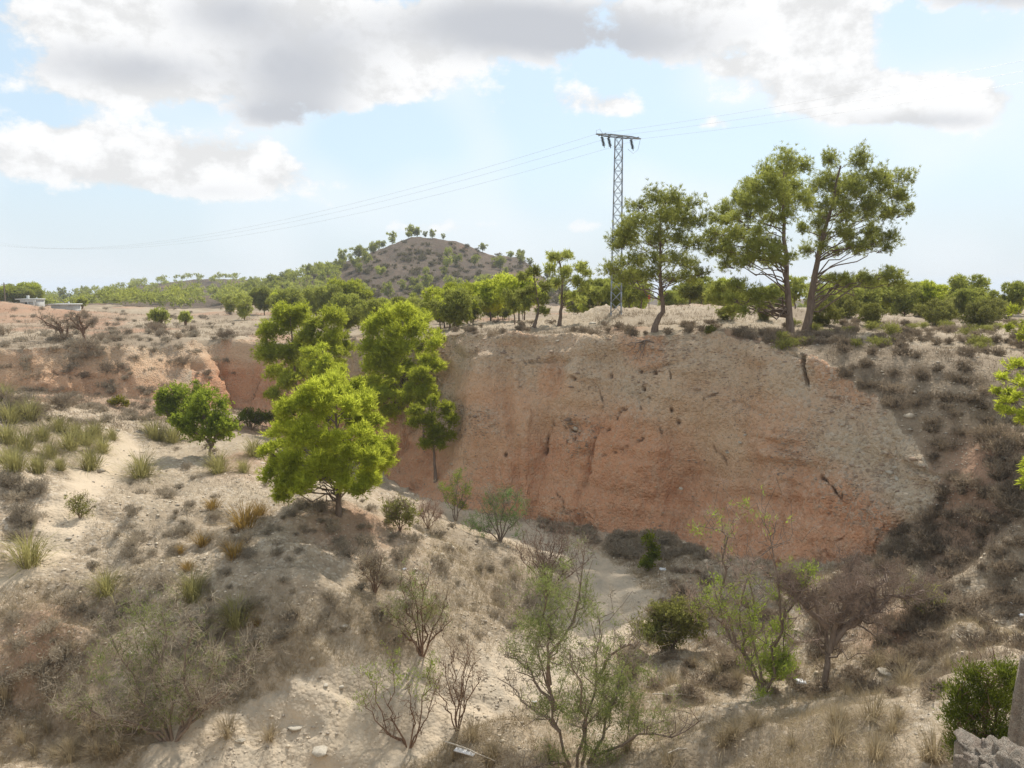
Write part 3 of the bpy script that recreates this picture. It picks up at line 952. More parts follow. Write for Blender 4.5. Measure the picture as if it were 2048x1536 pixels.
class Tubes:
    """tapered tubes of a trunk, its limbs and twigs, gathered into one mesh"""
    def __init__(self):
        self.V = []; self.F = []; self.n = 0

    def add(self, pts, rad, sides=6):
        pts = np.asarray(pts, float); rad = np.asarray(rad, float)
        t = norm(np.gradient(pts, axis=0))
        ref = np.array([0.0, 0.0, 1.0]) if abs(t[0, 2]) < 0.8 else np.array([1.0, 0.0, 0.0])
        a = norm(np.cross(t, ref)); b = np.cross(t, a)
        an = np.linspace(0, 2 * math.pi, sides + 1)[:-1]
        ringv = pts[:, None, :] + rad[:, None, None] * (np.cos(an)[None, :, None] * a[:, None, :] + np.sin(an)[None, :, None] * b[:, None, :])
        k = len(pts)
        self.V.append(ringv.reshape(-1, 3))
        i = np.arange(k - 1)[:, None] * sides + np.arange(sides)[None, :]
        j = np.arange(k - 1)[:, None] * sides + (np.arange(sides)[None, :] + 1) % sides
        self.F.append(np.stack([i, j, j + sides, i + sides], -1).reshape(-1, 4) + self.n)
        self.n += k * sides

    def box(self, c, size, rot=None):
        c = np.asarray(c, float); s = np.asarray(size, float) / 2
        v = np.array([(x, y, z) for x in (-1, 1) for y in (-1, 1) for z in (-1, 1)], float) * s
        if rot is not None:
            v = v @ np.asarray(rot).T
        f = np.array([(0, 1, 3, 2), (4, 6, 7, 5), (0, 4, 5, 1), (2, 3, 7, 6), (0, 2, 6, 4), (1, 5, 7, 3)])
        self.V.append(v + c); self.F.append(f + self.n); self.n += 8

    def bar(self, p, q, w, h=None):
        p = np.asarray(p, float); q = np.asarray(q, float)
        h = h or w
        d = q - p; L = np.linalg.norm(d); d = d / L
        ref = np.array([0, 0, 1.0]) if abs(d[2]) < 0.9 else np.array([1.0, 0, 0])
        a = norm(np.cross(d, ref)); b = np.cross(d, a)
        self.box((p + q) / 2, (L, w, h), np.stack([d, a, b], 1))

    def mesh(self, name, mat, smooth=True):
        return mesh_np(name, np.concatenate(self.V), np.concatenate(self.F), mat, smooth)


def curve(p, q, sag=0.0, rng=None, wob=0.0, n=6):
    t = np.linspace(0, 1, n)[:, None]
    p = np.asarray(p, float); q = np.asarray(q, float)
    c = p + (q - p) * t
    c[:, 2] += sag * np.sin(t[:, 0] * math.pi)
    if rng is not None and wob > 0:
        k = rng.normal(0, wob, (n, 3)); k[0] = 0; k[-1] = 0
        c = c + k
    return c


def sprays(pos, dirn, n_each, length, width, spread, rng, tint, jit=0.03):
    """thin leaf triangles fanning out from each point"""
    N = len(pos)
    P = np.repeat(pos, n_each, 0) + rng.normal(0, jit, (N * n_each, 3))
    Dn = norm(np.repeat(dirn, n_each, 0) + rng.normal(0, spread, (N * n_each, 3)))
    L = (length * rng.uniform(0.65, 1.25, (N * n_each, 1)))
    side = norm(np.cross(Dn, rng.normal(0, 1, (N * n_each, 3))))
    w = width * rng.uniform(0.7, 1.3, (N * n_each, 1)) * 0.5
    V = np.empty((N * n_each, 3, 3))
    V[:, 0] = P - side * w; V[:, 1] = P + side * w; V[:, 2] = P + Dn * L
    T = np.repeat(np.clip(np.repeat(tint, n_each) + rng.normal(0, 0.10, N * n_each), 0, 1), 3)
    return V.reshape(-1, 3), T


def tri_mesh(name, Vs_, Ts, mat):
    V = np.concatenate(Vs_); T = np.concatenate(Ts)
    return mesh_np(name, V, np.arange(len(V)).reshape(-1, 3), mat, False, {'tint': T})


def puff_points(c, r, n, rng, squash=0.8, shell=0.55, top=0.25):
    d = norm(rng.normal(0, 1, (n, 3)) + np.array([0, 0, top]))
    rad = r * (shell + (1 - shell) * rng.uniform(0, 1, (n, 1))) * rng.uniform(0.85, 1.08, (n, 1))
    return c + d * rad * np.array([1, 1, squash]), d


def to_px(p):
    f = p[1] * math.cos(TH) - p[2] * math.sin(TH)
    u = p[1] * math.sin(TH) + p[2] * math.cos(TH)
    return 1024 + FPX * p[0] / f, 768 - FPX * u / f


def px_scale(base):
    """metres per 2048-frame pixel at a thing's distance"""
    return (base[1] * math.cos(TH) - base[2] * math.sin(TH)) / FPX


def pine(label, base, base_px, trunk_px, puffs, trunk_r, mat, seed, dens=1.0, needle=(0.17, 0.024), n_each=9, depth=1.0, squash=0.82, limb_col='bark',
         shell=0.5, twigs=4, group=None, extra=1.0, airy=False):
    """a pine whose limbs carry puffs of needles; pixel tracks are turned into metres at the tree's own distance"""
    rng = np.random.default_rng(seed)
    s = px_scale(base)
    bx, by = to_px(base)
    trunk_px = [(bx, by)] + [q for q in trunk_px[1:] if q[1] < by - 4]
    tr = np.array([((px - bx) * s, rng.normal(0, 0.04) if i else 0.0, (by - py) * s) for i, (px, py) in enumerate(trunk_px)])
    tt = np.linspace(0, 1, len(tr)); tf = np.linspace(0, 1, 14)
    trunk = np.stack([np.interp(tf, tt, tr[:, k]) for k in range(3)], 1)
    trunk[1:-1] += rng.normal(0, trunk_r * 0.12, (12, 3)) * np.array([1, 1, 0.2])
    trunk[0, 2] -= 0.25
    rr = trunk_r * (1 - 0.78 * tf); rr[0] *= 1.45; rr[1] *= 1.1
    tb = Tubes(); tb.add(trunk, rr, 9)
    pf = np.array([((px - bx) * s, 0.0, (by - py) * s, r * s) for px, py, r in puffs])
    cxm = np.average(pf[:, 0]); hw = (pf[:, 0] + pf[:, 3]).max() - cxm
    hw = max(hw, cxm - (pf[:, 0] - pf[:, 3]).min())
    allp = []
    for p in pf:
        lim = depth * hw * math.sqrt(max(0.12, 1 - ((p[0] - cxm) / (hw * 1.05)) ** 2)) - p[3] * 0.6
        lim = max(lim, p[3] * 0.3)
        m_ = max(1, int(round(extra * lim / max(p[3], 0.05) * 0.9)))
        offs = np.linspace(-lim, lim, m_) + rng.normal(0, p[3] * 0.25, m_) if m_ > 1 else [rng.uniform(-lim, lim) * 0.6]
        for o_ in offs:
            k = rng.uniform(0.82, 1.05)
            allp.append((p[0] + rng.normal(0, p[3] * 0.12), o_, p[2] + rng.normal(0, p[3] * 0.12), p[3] * k))
    Vs_, Ts = [], []
    for (x, y, z, r) in allp:
        c = np.array([x, y, z])
        pt = rng.normal(0, 0.14)
        hd = math.hypot(x - np.interp(z, trunk[:, 2], trunk[:, 0]), y)
        zs = np.clip(z - hd * rng.uniform(0.25, 0.6), trunk[2, 2], trunk[-1, 2])
        st = np.array([np.interp(zs, trunk[:, 2], trunk[:, k]) for k in range(3)])
        rb = np.clip(0.30 * np.interp(zs, trunk[:, 2], rr), 0.02, 0.09)
        tb.add(curve(st, c, hd * 0.06, rng, 0.05 * hd, 7), np.linspace(rb, 0.010, 7), 5)
        n = int(max(14, dens * 125 * (r / 0.6) ** 2 * (0.17 / needle[0]) ** 1.5))
        nsub = 9 if airy else 7
        sc_, sd_ = puff_points(c, r * (0.85 if airy else 0.58), nsub, rng, squash, 0.1 if airy else 0.5, 0.2 if airy else 0.3)
        pos = []
        for q, qd in zip(sc_, sd_):
            pp, d = puff_points(q, r * 0.52, max(5, n // nsub), rng, 1.0 if airy else squash, 0.05 if airy else min(shell, 0.25), 0.2)
            pp = pp + rng.normal(0, r * (0.20 if airy else 0.09), pp.shape)
            dn = norm(d * 0.8 + qd * 0.3 + np.array([0, 0, 0.55]) + rng.normal(0, 0.25, (len(pp), 3)))
            tint = np.clip(0.5 + pt + rng.normal(0, 0.17) + rng.normal(0, 0.22, len(pp)), 0, 1)
            v, t = sprays(pp, dn, n_each, needle[0], needle[1], 0.65, rng, tint)
            Vs_.append(v); Ts.append(t)
            pos.append(q)
        pos = np.array(pos)
        for q in pos[rng.integers(0, len(pos), twigs)]:
            tb.add(curve(c - (c - st) * 0.15, q, 0, rng, 0.02, 4), np.linspace(0.014, 0.005, 4), 3)
    root = link('pine_tree', None, None, base)
    tag(root, label, 'tree', group)
    link('trunk', tb.mesh('pine_trunk', M[limb_col]), root)
    link('crown', tri_mesh('pine_crown', Vs_, Ts, mat), root)
    return root


def generic_tree_meshes(seed, h, w, mat, n_puff, dens, needle, n_each, trunk_r=0.09, crown_base=0.25, squash=0.8, low=False):
    """a bushy young pine in its own metres (trunk mesh, crown mesh)"""
    rng = np.random.default_rng(seed)
    tb = Tubes()
    k = 8
    tz = np.linspace(-0.25, h * 0.85, k)
    lean = rng.normal(0, 0.05, 2)
    trunk = np.stack([lean[0] * tz + rng.normal(0, 0.03, k), lean[1] * tz + rng.normal(0, 0.03, k), tz], 1)
    tb.add(trunk, np.linspace(trunk_r, trunk_r * 0.2, k), 5 if low else 7)
    Vs_, Ts = [], []
    for i in range(n_puff):
        f = (i + 0.5) / n_puff
        z = h * (crown_base + (0.93 - crown_base) * f)
        prof_ = math.sin(math.pi * min(1, (0.14 + 0.84 * (1 - f) ** 0.8))) ** 0.7
        rmax = 0.5 * w * prof_
        ang = i * 2.399 + rng.uniform(-0.5, 0.5)
        rad = rmax * rng.uniform(0.3, 1.0)
        r = w * rng.uniform(0.12, 0.25)
        c = np.array([math.cos(ang) * rad + np.interp(z, trunk[:, 2], trunk[:, 0]), math.sin(ang) * rad, z])
        st = np.array([np.interp(z - rad * 0.5, trunk[:, 2], trunk[:, q]) for q in range(3)])
        tb.add(curve(st, c, 0.02, rng, 0.02, 4), np.linspace(trunk_r * 0.35, 0.01, 4), 3)
        n = int(max(10, dens * 120 * (r / 0.6) ** 2 * (0.17 / needle[0]) ** 1.5))
        pos, d = puff_points(c, r, n, rng, squash, 0.5)
        dn = norm(d * 0.8 + np.array([0, 0, 0.5]) + rng.normal(0, 0.3, (n, 3)))
        tint = np.clip(0.5 + rng.normal(0, 0.16) + rng.normal(0, 0.15, n), 0, 1)
        v, t = sprays(pos, dn, n_each, needle[0], needle[1], 0.6, rng, tint)
        Vs_.append(v); Ts.append(t)
    return tb.mesh('young_pine_trunk', M['bark']), tri_mesh('young_pine_crown', Vs_, Ts, mat)


def place_tree(name, meshes, base, scale, rotz, label, category, group, parts=('trunk', 'crown'), squash=None):
    root = link(name, None, None, base)
    root.rotation_euler = (0, 0, rotz)
    root.scale = (scale, scale, scale * (squash or 1.0))
    tag(root, label, category, group)
    for pn, me in zip(parts, meshes):
        link(pn, me, root)
    return root


# ------------------------------------------------------------------ hero pines
GP = ground_at


def P_(x, y):
    return on_ground(x, y)


def at_dist(px, dist):
    """ground point under the given bearing at a forward distance"""
    r = ray(px, 700)
    return on_ground(r[0] / r[1] * dist, dist)


b = GP(677, 1027)
pine('bright round pine standing alone on the stony terrace', b, (677, 1027), [(677, 1030), (678, 985), (682, 940), (678, 860), (672, 770)],
     [(662, 764, 24), (640, 786, 28), (690, 786, 28), (615, 802, 36), (672, 806, 43), (728, 806, 36), (588, 850, 38), (632, 855, 43), (690, 852, 43), (742, 850, 36), (572, 905, 34),
      (612, 905, 43), (668, 905, 43), (725, 900, 40), (768, 893, 30), (562, 930, 25), (600, 948, 38), (650, 936, 38), (712, 932, 40), (758, 938, 34), (588, 966, 25),
      (628, 950, 22), (738, 956, 27), (765, 905, 29), (560, 892, 20)],
     0.105, M['pine_bright'], 11, dens=1.55, needle=(0.15, 0.030), n_each=9, depth=0.95, extra=1.15)
b = GP(1310, 662)
pine('grey-green pine with a bent foot beside the lattice pylon', b, (1310, 662), [(1308, 664), (1312, 645), (1326, 622), (1320, 575), (1318, 520), (1316, 430)],
     [(1286, 410, 28), (1328, 405, 28), (1370, 415, 28), (1268, 445, 30), (1310, 440, 30), (1351, 440, 30), (1386, 450, 24), (1258, 480, 28), (1300, 480, 28), (1342, 482, 28),
      (1379, 490, 24), (1240, 468, 22), (1231, 490, 17), (1254, 520, 26), (1291, 522, 26), (1338, 522, 26), (1375, 530, 19), (1219, 542, 22), (1246, 555, 19), (1291, 552, 19),
      (1347, 560, 19), (1389, 552, 17)],
     0.17, M['pine_olive'], 12, dens=0.95, needle=(0.16, 0.026), n_each=10, depth=0.75, shell=0.3, extra=1.0, airy=True, twigs=7)
b = GP(1580, 668)
pine('tall dark pine with cones, left of the two at the cliff edge', b, (1580, 668), [(1581, 670), (1576, 615), (1566, 550), (1560, 460), (1553, 350)],
     [(1540, 345, 31), (1575, 347, 26), (1510, 370, 31), (1550, 377, 33), (1588, 382, 26), (1485, 395, 26), (1525, 405, 33), (1570, 412, 28), (1460, 420, 26), (1497, 430, 28),
      (1545, 440, 28), (1443, 445, 20), (1414, 474, 19), (1450, 475, 28), (1490, 468, 26), (1530, 490, 23), (1432, 500, 26), (1472, 505, 28), (1510, 515, 23), (1545, 520, 20),
      (1465, 528, 18), (1450, 577, 26), (1482, 598, 31), (1520, 588, 20), (1472, 620, 14), (1440, 600, 18)],
     0.19, M['pine_olive'], 13, dens=1.3, needle=(0.16, 0.026), n_each=10, depth=0.7, shell=0.3, extra=1.0, airy=True, twigs=7)
b = GP(1612, 666) + np.array([0.05, 0.25, 0])
pine('tall pine with a long limb reaching right at the cliff edge', b, (1612, 666), [(1610, 670), (1619, 610), (1624, 540), (1632, 490), (1648, 430), (1665, 340)],
     [(1640, 335, 28), (1690, 337, 32), (1660, 365, 31), (1712, 362, 28), (1630, 380, 28), (1680, 395, 31), (1725, 390, 23), (1775, 362, 24), (1790, 395, 22), (1755, 402, 26),
      (1655, 430, 28), (1700, 430, 31), (1745, 435, 26), (1783, 430, 19), (1612, 455, 20), (1660, 470, 26), (1710, 470, 24), (1750, 475, 22), (1738, 500, 18), (1690, 498, 19),
      (1618, 500, 20), (1740, 552, 26), (1770, 566, 23), (1700, 570, 19), (1660, 560, 15), (1625, 415, 23)],
     0.2, M['pine_olive'], 14, dens=1.3, needle=(0.16, 0.026), n_each=10, depth=0.65, shell=0.3, extra=1.0, airy=True, twigs=7)

MIDG = 'pines growing in the gully behind the lone pine'
b = at_dist(600, 54)
pine('large pine beside the far red cliff, behind the lone pine', b, (600, 872), [(600, 874), (598, 800), (592, 720), (588, 620)],
     [(575, 625, 38), (612, 622, 34), (555, 660, 38), (592, 660, 40), (545, 705, 38), (585, 710, 40), (550, 745, 34), (590, 750, 34), (560, 782, 26), (570, 812, 23), (610, 690, 34)],
     0.16, M['pine_bright'], 21, dens=1.60, needle=(0.23, 0.042), n_each=8, depth=0.9, group=MIDG, extra=1.4)
b = at_dist(650, 51)
pine('pine with a broad flat top touching the large gully pine', b, (650, 884), [(650, 886), (652, 790), (655, 720), (655, 640)],
     [(640, 650, 34), (668, 640, 32), (684, 668, 29), (625, 680, 34), (660, 690, 38), (690, 702, 26), (640, 722, 32), (664, 735, 29), (645, 760, 26)],
     0.14, M['pine_bright'], 22, dens=1.50, needle=(0.23, 0.042), n_each=8, depth=0.9, group=MIDG, extra=1.4)
b = at_dist(652, 47)
pine('small pine directly above the crown of the lone pine', b, (652, 915), [(652, 917), (652, 800), (652, 700)],
     [(640, 705, 23), (658, 716, 26), (628, 730, 26), (655, 745, 29), (682, 742, 22), (640, 760, 26), (670, 770, 23)],
     0.10, M['pine_bright'], 23, dens=1.60, needle=(0.2, 0.038), n_each=8, depth=0.9, group=MIDG, extra=1.4)
b = at_dist(795, 46.5)
pine('big spreading pine against the left end of the cliff', b, (795, 905), [(795, 907), (800, 820), (805, 740), (808, 620)],
     [(790, 632, 38), (825, 624, 34), (760, 655, 34), (800, 660, 40), (845, 652, 34), (874, 682, 27), (747, 690, 27), (785, 700, 40), (830, 700, 40), (862, 720, 32),
      (762, 730, 32), (800, 745, 38), (843, 745, 29), (878, 730, 23), (742, 770, 29), (775, 780, 37), (808, 790, 32), (752, 802, 26), (788, 816, 26)],
     0.2, M['pine_bright'], 24, dens=1.40, needle=(0.23, 0.042), n_each=8, depth=0.85, group=MIDG, extra=1.4)
b = at_dist(845, 43.5)
pine('slim young pine between the spreading pine and the cliff', b, (845, 905), [(845, 907), (846, 820), (848, 735)],
     [(850, 740, 17), (836, 760, 22), (856, 765, 18), (840, 785, 24), (862, 778, 15), (826, 776, 17), (870, 792, 13), (845, 805, 21)],
     0.07, M['pine_bright'], 25, dens=1.70, needle=(0.19, 0.036), n_each=8, depth=0.9, group=MIDG)
b = at_dist(868, 41.2)
pine('pale young pine leaning against the cliff foot', b, (868, 925), [(868, 927), (866, 860), (864, 795)],
     [(865, 803, 22), (840, 816, 22), (886, 816, 24), (860, 836, 30), (896, 842, 22), (836, 842, 21), (870, 866, 30), (898, 870, 18), (850, 886, 22), (880, 888, 21)],
     0.08, M['pine_bright'], 26, dens=1.70, needle=(0.19, 0.036), n_each=8, depth=0.85, group=MIDG)
RIMG = 'pines on the plateau left of the pylon'
b = GP(1068, 655)
pine('pine on two crooked dark stems at the plateau edge', b, (1068, 655), [(1066, 657), (1074, 635), (1078, 615), (1066, 545)],
     [(1045, 560, 19), (1070, 545, 19), (1060, 580, 22), (1090, 570, 20), (1040, 590, 19), (1085, 600, 20), (1055, 610, 19), (1082, 624, 14)],
     0.12, M['pine_olive'], 31, dens=1.27, needle=(0.23, 0.055), n_each=7, depth=0.9, group=RIMG, extra=1.0)
b = GP(1118, 652)
pine('pine with a pale straight trunk left of the pylon', b, (1118, 652), [(1117, 654), (1123, 610), (1124, 570), (1118, 515)],
     [(1110, 520, 17), (1130, 516, 15), (1100, 540, 19), (1132, 545, 20), (1160, 535, 17), (1174, 550, 13), (1150, 565, 18), (1170, 577, 14), (1110, 570, 18), (1137, 595, 15), (1160, 600, 15)],
     0.13, M['pine_olive'], 32, dens=1.19, needle=(0.23, 0.055), n_each=7, depth=0.9, group=RIMG, extra=1.0)
b = GP(915, 652)
pine('small umbrella pine on a thin stem above the cliff left end', b, (915, 652), [(914, 654), (918, 630), (918, 600)],
     [(900, 606, 17), (925, 601, 17), (945, 613, 14), (890, 620, 12), (915, 622, 15), (940, 630, 12)],
     0.10, M['pine_bright'], 33, dens=1.36, needle=(0.27, 0.065), n_each=7, depth=0.9, group=RIMG, extra=1.0)
EDGEG = 'pines at the right-hand end of the slope'
b = at_y(2056, 880, 25.0); b = P_(b[0], b[1])
pine('yellow-green pine cut by the picture edge above the dark slope', b, (2056, 885), [(2056, 887), (2054, 800), (2050, 730)],
     [(2040, 732, 22), (2016, 760, 18), (2052, 770, 28), (2005, 786, 12), (2030, 806, 22), (2015, 822, 14), (2058, 830, 25), (2075, 760, 28), (2085, 800, 26), (2070, 850, 20)],
     0.1, M['pine_bright'], 41, dens=1.0, needle=(0.15, 0.035), n_each=8, depth=0.8, group=EDGEG)
b = at_y(2062, 700, 35.0); b = P_(b[0], b[1])
pine('pine at the plateau edge cut by the picture edge', b, (2062, 700), [(2062, 702), (2060, 650), (2058, 590)],
     [(2042, 622, 16), (2052, 650, 18), (2032, 660, 11), (2062, 602, 18), (2080, 640, 22), (2060, 675, 15)],
     0.1, M['pine_bright'], 42, dens=0.9, needle=(0.17, 0.04), n_each=8, depth=0.8, group=EDGEG)
b = at_y(2072, 1000, 21.5); b = P_(b[0], b[1])
pine('low young pine low on the dark slope at the picture edge', b, (2072, 1010), [(2072, 1012), (2068, 960), (2062, 925)],
     [(2042, 942, 14), (2050, 965, 13), (2058, 927, 13), (2075, 950, 18), (2085, 930, 16)],
     0.05, M['pine_bright'], 43, dens=1.0, needle=(0.13, 0.03), n_each=8, depth=0.8, group=EDGEG)

# ------------------------------------------------------------------ young pines of the wood on the plateau, the ridge and the hill
rng = np.random.default_rng(77)
VAR_MID = [generic_tree_meshes(200 + i, 3.6, [3.4, 2.7, 4.2, 3.2, 4.6, 2.4][i], M[['pine_far', 'pine_bright', 'pine_far', 'pine_olive', 'pine_bright', 'pine_far'][i]], [16, 12, 20, 15, 22, 11][i], 1.5, (0.30, 0.075), 6, crown_base=[0.25, 0.4, 0.3, 0.2, 0.45, 0.35][i]) for i in range(6)]
VAR_FAR = [generic_tree_meshes(300 + i, 4.0, [3.6, 3.2, 4.4, 3.0][i], M['pine_far'], 11, 1.1, (0.60, 0.16), 5, trunk_r=0.12, low=True) for i in range(4)]
VAR_LOWB = [generic_tree_meshes(320 + i, 1.6, [2.2, 2.6, 2.0][i], M['darkleaf'], 14, 1.4, (0.18, 0.045), 6, trunk_r=0.05, crown_base=0.1) for i in range(3)]


DEFER = []


def spread_trees(n, pxr, dr, hr, variants, label, group, vh, seed, minsep=1.6, name='pine_tree', keep=None):
    rg = np.random.default_rng(seed)
    got = []
    tries = 0
    while len(got) < n and tries < n * 30:
        tries += 1
        px = rg.uniform(*pxr); d = math.exp(rg.uniform(math.log(dr[0]), math.log(dr[1])))
        p = at_dist(px, d)
        if keep is not None and not keep(p, px, rg):
            continue
        if any((p[0] - q[0]) ** 2 + (p[1] - q[1]) ** 2 < (minsep * d / 80.0) ** 2 for q in got):
            continue
        got.append(p)
        hh_ = rg.uniform(*hr)
        v = variants[rg.integers(0, len(variants))]
        DEFER.append((place_tree(name, v, p, hh_ / vh, rg.uniform(0, 6.28), label, 'tree', group, squash=rg.uniform(0.85, 1.15)), p, hh_, hr))


def not_front(p, px, rg):
    # keep the pylon's gravel mound and the open strip behind the rim clear
    return not (1120 < px < 1700 and p[1] < 60) and samp(RD, p[0], p[1]) > 4.0


spread_trees(40, (690, 1060), (56, 110), (1.7, 3.2), VAR_MID, 'bushy green pine in the wood between the cliff top and the hill', 'wood between cliff top and hill', 3.6, 1, 2.0, keep=not_front)
spread_trees(40, (1150, 1560), (59, 100), (1.6, 3.6), VAR_MID, 'bushy green pine in the thicket behind the pylon', 'thicket behind the pylon', 3.6, 2, 2.0, keep=not_front)
spread_trees(40, (1540, 2090), (55, 105), (1.6, 3.4), VAR_MID, 'bushy green pine in the thicket behind the tall pines', 'thicket behind the tall pines', 3.6, 3, 2.0, keep=not_front)
spread_trees(26, (440, 720), (85, 150), (2.4, 4.0), VAR_MID, 'small pine at the foot of the hill beside the footpath', 'pines at the foot of the hill', 3.6, 4, 2.0)
spread_trees(18, (1150, 2060), (130, 260), (3.0, 4.5), VAR_FAR, 'distant dark pine on the skyline beyond the thicket', 'skyline pines beyond the thicket', 4.0, 5, 3.0)
spread_trees(24, (60, 640), (250, 425), (3.0, 4.8), VAR_FAR, 'far pine in the wood along the low ridge', 'wood along the low ridge', 4.0, 6, 1.6)


def on_hill(p, px, rg):
    dens = 0.9 if px < 700 or p[2] < 0 else 0.22
    if px > 880 and p[2] < 9:
        dens = 0.7
    return hill_mass(p[0], p[1]) > 2.0 and rg.uniform() < dens and p[1] < 306


spread_trees(80, (480, 1130), (190, 306), (2.4, 4.4), VAR_FAR, 'small round pine dotted on the slope of the brown hill', 'pines dotted over the brown hill', 4.0, 7, 1.8, keep=on_hill)
for (px, hh_) in [(722, 5.0), (733, 4.0), (788, 4.6), (770, 2.6), (826, 4.4), (838, 3.2), (853, 2.4), (868, 3.2), (889, 2.2), (966, 3.0), (1022, 2.6), (1042, 3.0), (705, 3.0), (690, 3.6), (676, 3.0), (664, 3.8), (650, 3.4), (638, 4.0), (625, 3.4), (612, 3.8), (748, 3.0), (760, 3.4)]:
    p = at_dist(px, 292 + (px * 7) % 12)
    place_tree('pine_tree', VAR_FAR[int(px) % 4], p, hh_ / 4.0, px * 1.3, 'pine on the crest of the brown hill against the sky', 'tree', 'pines on the crest of the brown hill')
for (px, d, hh_) in [(8, 150, 4.2), (22, 148, 3.6), (36, 152, 4.4), (50, 150, 4.0), (64, 152, 4.4), (78, 150, 3.4)]:
    place_tree('pine_tree', VAR_MID[int(px) % 6], at_dist(px, d + 16), hh_ / 3.6, px, 'dense green tree behind the white house at the picture edge', 'tree', 'trees behind the white house')
for (px, py, w_) in [(1740, 650, 1.5), (1870, 650, 1.9), (1645, 650, 1.5), (1960, 655, 1.9), (1690, 636, 1.8), (1905, 636, 1.9), (1420, 668, 0.5), (1990, 640, 1.8), (1840, 632, 1.6), (1530, 640, 1.2), (1450, 640, .9)]:
    p = GP(px, py)
    place_tree('bush', VAR_LOWB[px % 3], p, w_ / 2.2, px, {1740: 'rounded yellow-green bush on the gravel right of the tall pines', 1420: 'small dark bush on the cliff rim'}.get(
        px, 'olive bush on the pale gravel of the plateau'), 'bush', 'bushes on the plateau gravel', parts=('stem', 'foliage'))


# ------------------------------------------------------------------ broadleaf trees, bare trees, tamarisks and other shrubs
def woody(name, label, category, base, base_px, stems_px, leaf_puffs, seed, wood='greywood', leaf=None, twig_leaf=None, group=None, stem_r=0.05, n_branch=6, n_twig=120,
          leaf_dens=1.0, leaf_size=(0.10, 0.018), depth=0.8, twig_len=0.35, twig_w=0.012, up=0.6, leaf_each=7, branch_r=0.4):
    """stems following pixel tracks, forking branches, a haze of fine twigs, and leaf sprays in puffs"""
    rng = np.random.default_rng(seed)
    s = px_scale(base)
    bx, by = base_px
    tb = Tubes()
    tips = []
    hw = max(abs(p[0] - bx) for st in stems_px for p in st) * s * depth
    for st in stems_px:
        pts = np.array([((px - bx) * s, 0.0, (by - py) * s) for px, py in st])
        dy = rng.uniform(-1, 1) * hw * 0.8
        tt = np.linspace(0, 1, len(pts)); tf = np.linspace(0, 1, 9)
        c = np.stack([np.interp(tf, tt, pts[:, 0]), dy * tf ** 1.3, np.interp(tf, tt, pts[:, 2])], 1)
        L = np.linalg.norm(c[-1] - c[0])
        c[1:] += rng.normal(0, 0.022 * L, (8, 3))
        c[0, 2] -= 0.12
        tb.add(c, np.linspace(stem_r, stem_r * 0.25, 9), 6)
        for k in range(n_branch):
            t0 = rng.uniform(0.25, 0.98)
            st0 = np.array([np.interp(t0, tf, c[:, q]) for q in range(3)])
            dirn = norm(rng.normal(0, 1, 3) * np.array([1, 1, 0.5]) + norm(c[-1] - c[0]) * 0.7 + np.array([0, 0, up]))
            e = st0 + dirn * L * rng.uniform(0.16, 0.42)
            cb = curve(st0, e, 0.0, rng, 0.03 * L, 6)
            r0 = stem_r * (1 - 0.75 * t0) * branch_r + 0.004
            tb.add(cb, np.linspace(r0, 0.004, 6), 4)
            tips += [cb[2], cb[3], cb[4], cb[5]]
        tips += [c[5], c[6], c[7], c[8]]
    tips = np.array(tips)
    root = link(name, None, None, base)
    tag(root, label, category, group)
    link('branches', tb.mesh('stems_and_branches', M[wood]), root)
    if n_twig:
        ii = rng.integers(0, len(tips), n_twig)
        pos = tips[ii] + rng.normal(0, 0.05, (n_twig, 3))
        dn = norm(rng.normal(0, 0.7, (n_twig, 3)) + np.array([0, 0, up]))
        v, t = sprays(pos, dn, 4, twig_len, twig_w, 0.5, rng, rng.uniform(0.1, 0.9, n_twig), 0.04)
        link('twigs', tri_mesh('fine_twigs', [v], [t], M[twig_leaf or 'brownscrub']), root)['kind'] = 'stuff'
    if leaf and leaf_puffs:
        Vs_, Ts = [], []
        for (px, py, r) in leaf_puffs:
            c = np.array([(px - bx) * s, rng.uniform(-0.5, 0.5) * hw, (by - py) * s])
            rr = r * s
            n = int(max(12, leaf_dens * 110 * (rr / 0.4) ** 2 * (0.1 / leaf_size[0]) ** 1.5))
            pos, d = puff_points(c, rr * 1.25, n, rng, 0.9, 0.1)
            if len(tips) > 8 and n_twig:
                near = np.argsort(np.hypot(tips[:, 0] - c[0], tips[:, 2] - c[2]) + rng.uniform(0, rr * 0.8, len(tips)))[:max(6, len(tips) // 14)]
                k_ = int(n * 0.65)
                pos[:k_] = tips[near[rng.integers(0, len(near), k_)]] + rng.normal(0, 0.11, (k_, 3))
            dn = norm(d * 0.5 + np.array([0, 0, 0.7]) + rng.normal(0, 0.3, (n, 3)))
            v, t = sprays(pos, dn, leaf_each, leaf_size[0], leaf_size[1] * 1.5, 0.5, rng, np.clip(rng.normal(0.5, 0.2, n), 0, 1), 0.05)
            Vs_.append(v); Ts.append(t)
        link('foliage', tri_mesh('leaf_sprays', Vs_, Ts, M[leaf]), root)
    return root


def fan(bx, by, tops, mid=0.5, lift=0.25):
    """vase of stems from one foot to several tips"""
    return [[(bx, by), (bx + (x - bx) * 0.35, by + (y - by) * (0.35 + lift * 0.4)), (bx + (x - bx) * 0.75, by + (y - by) * 0.78), (x, y)] for x, y in tops]


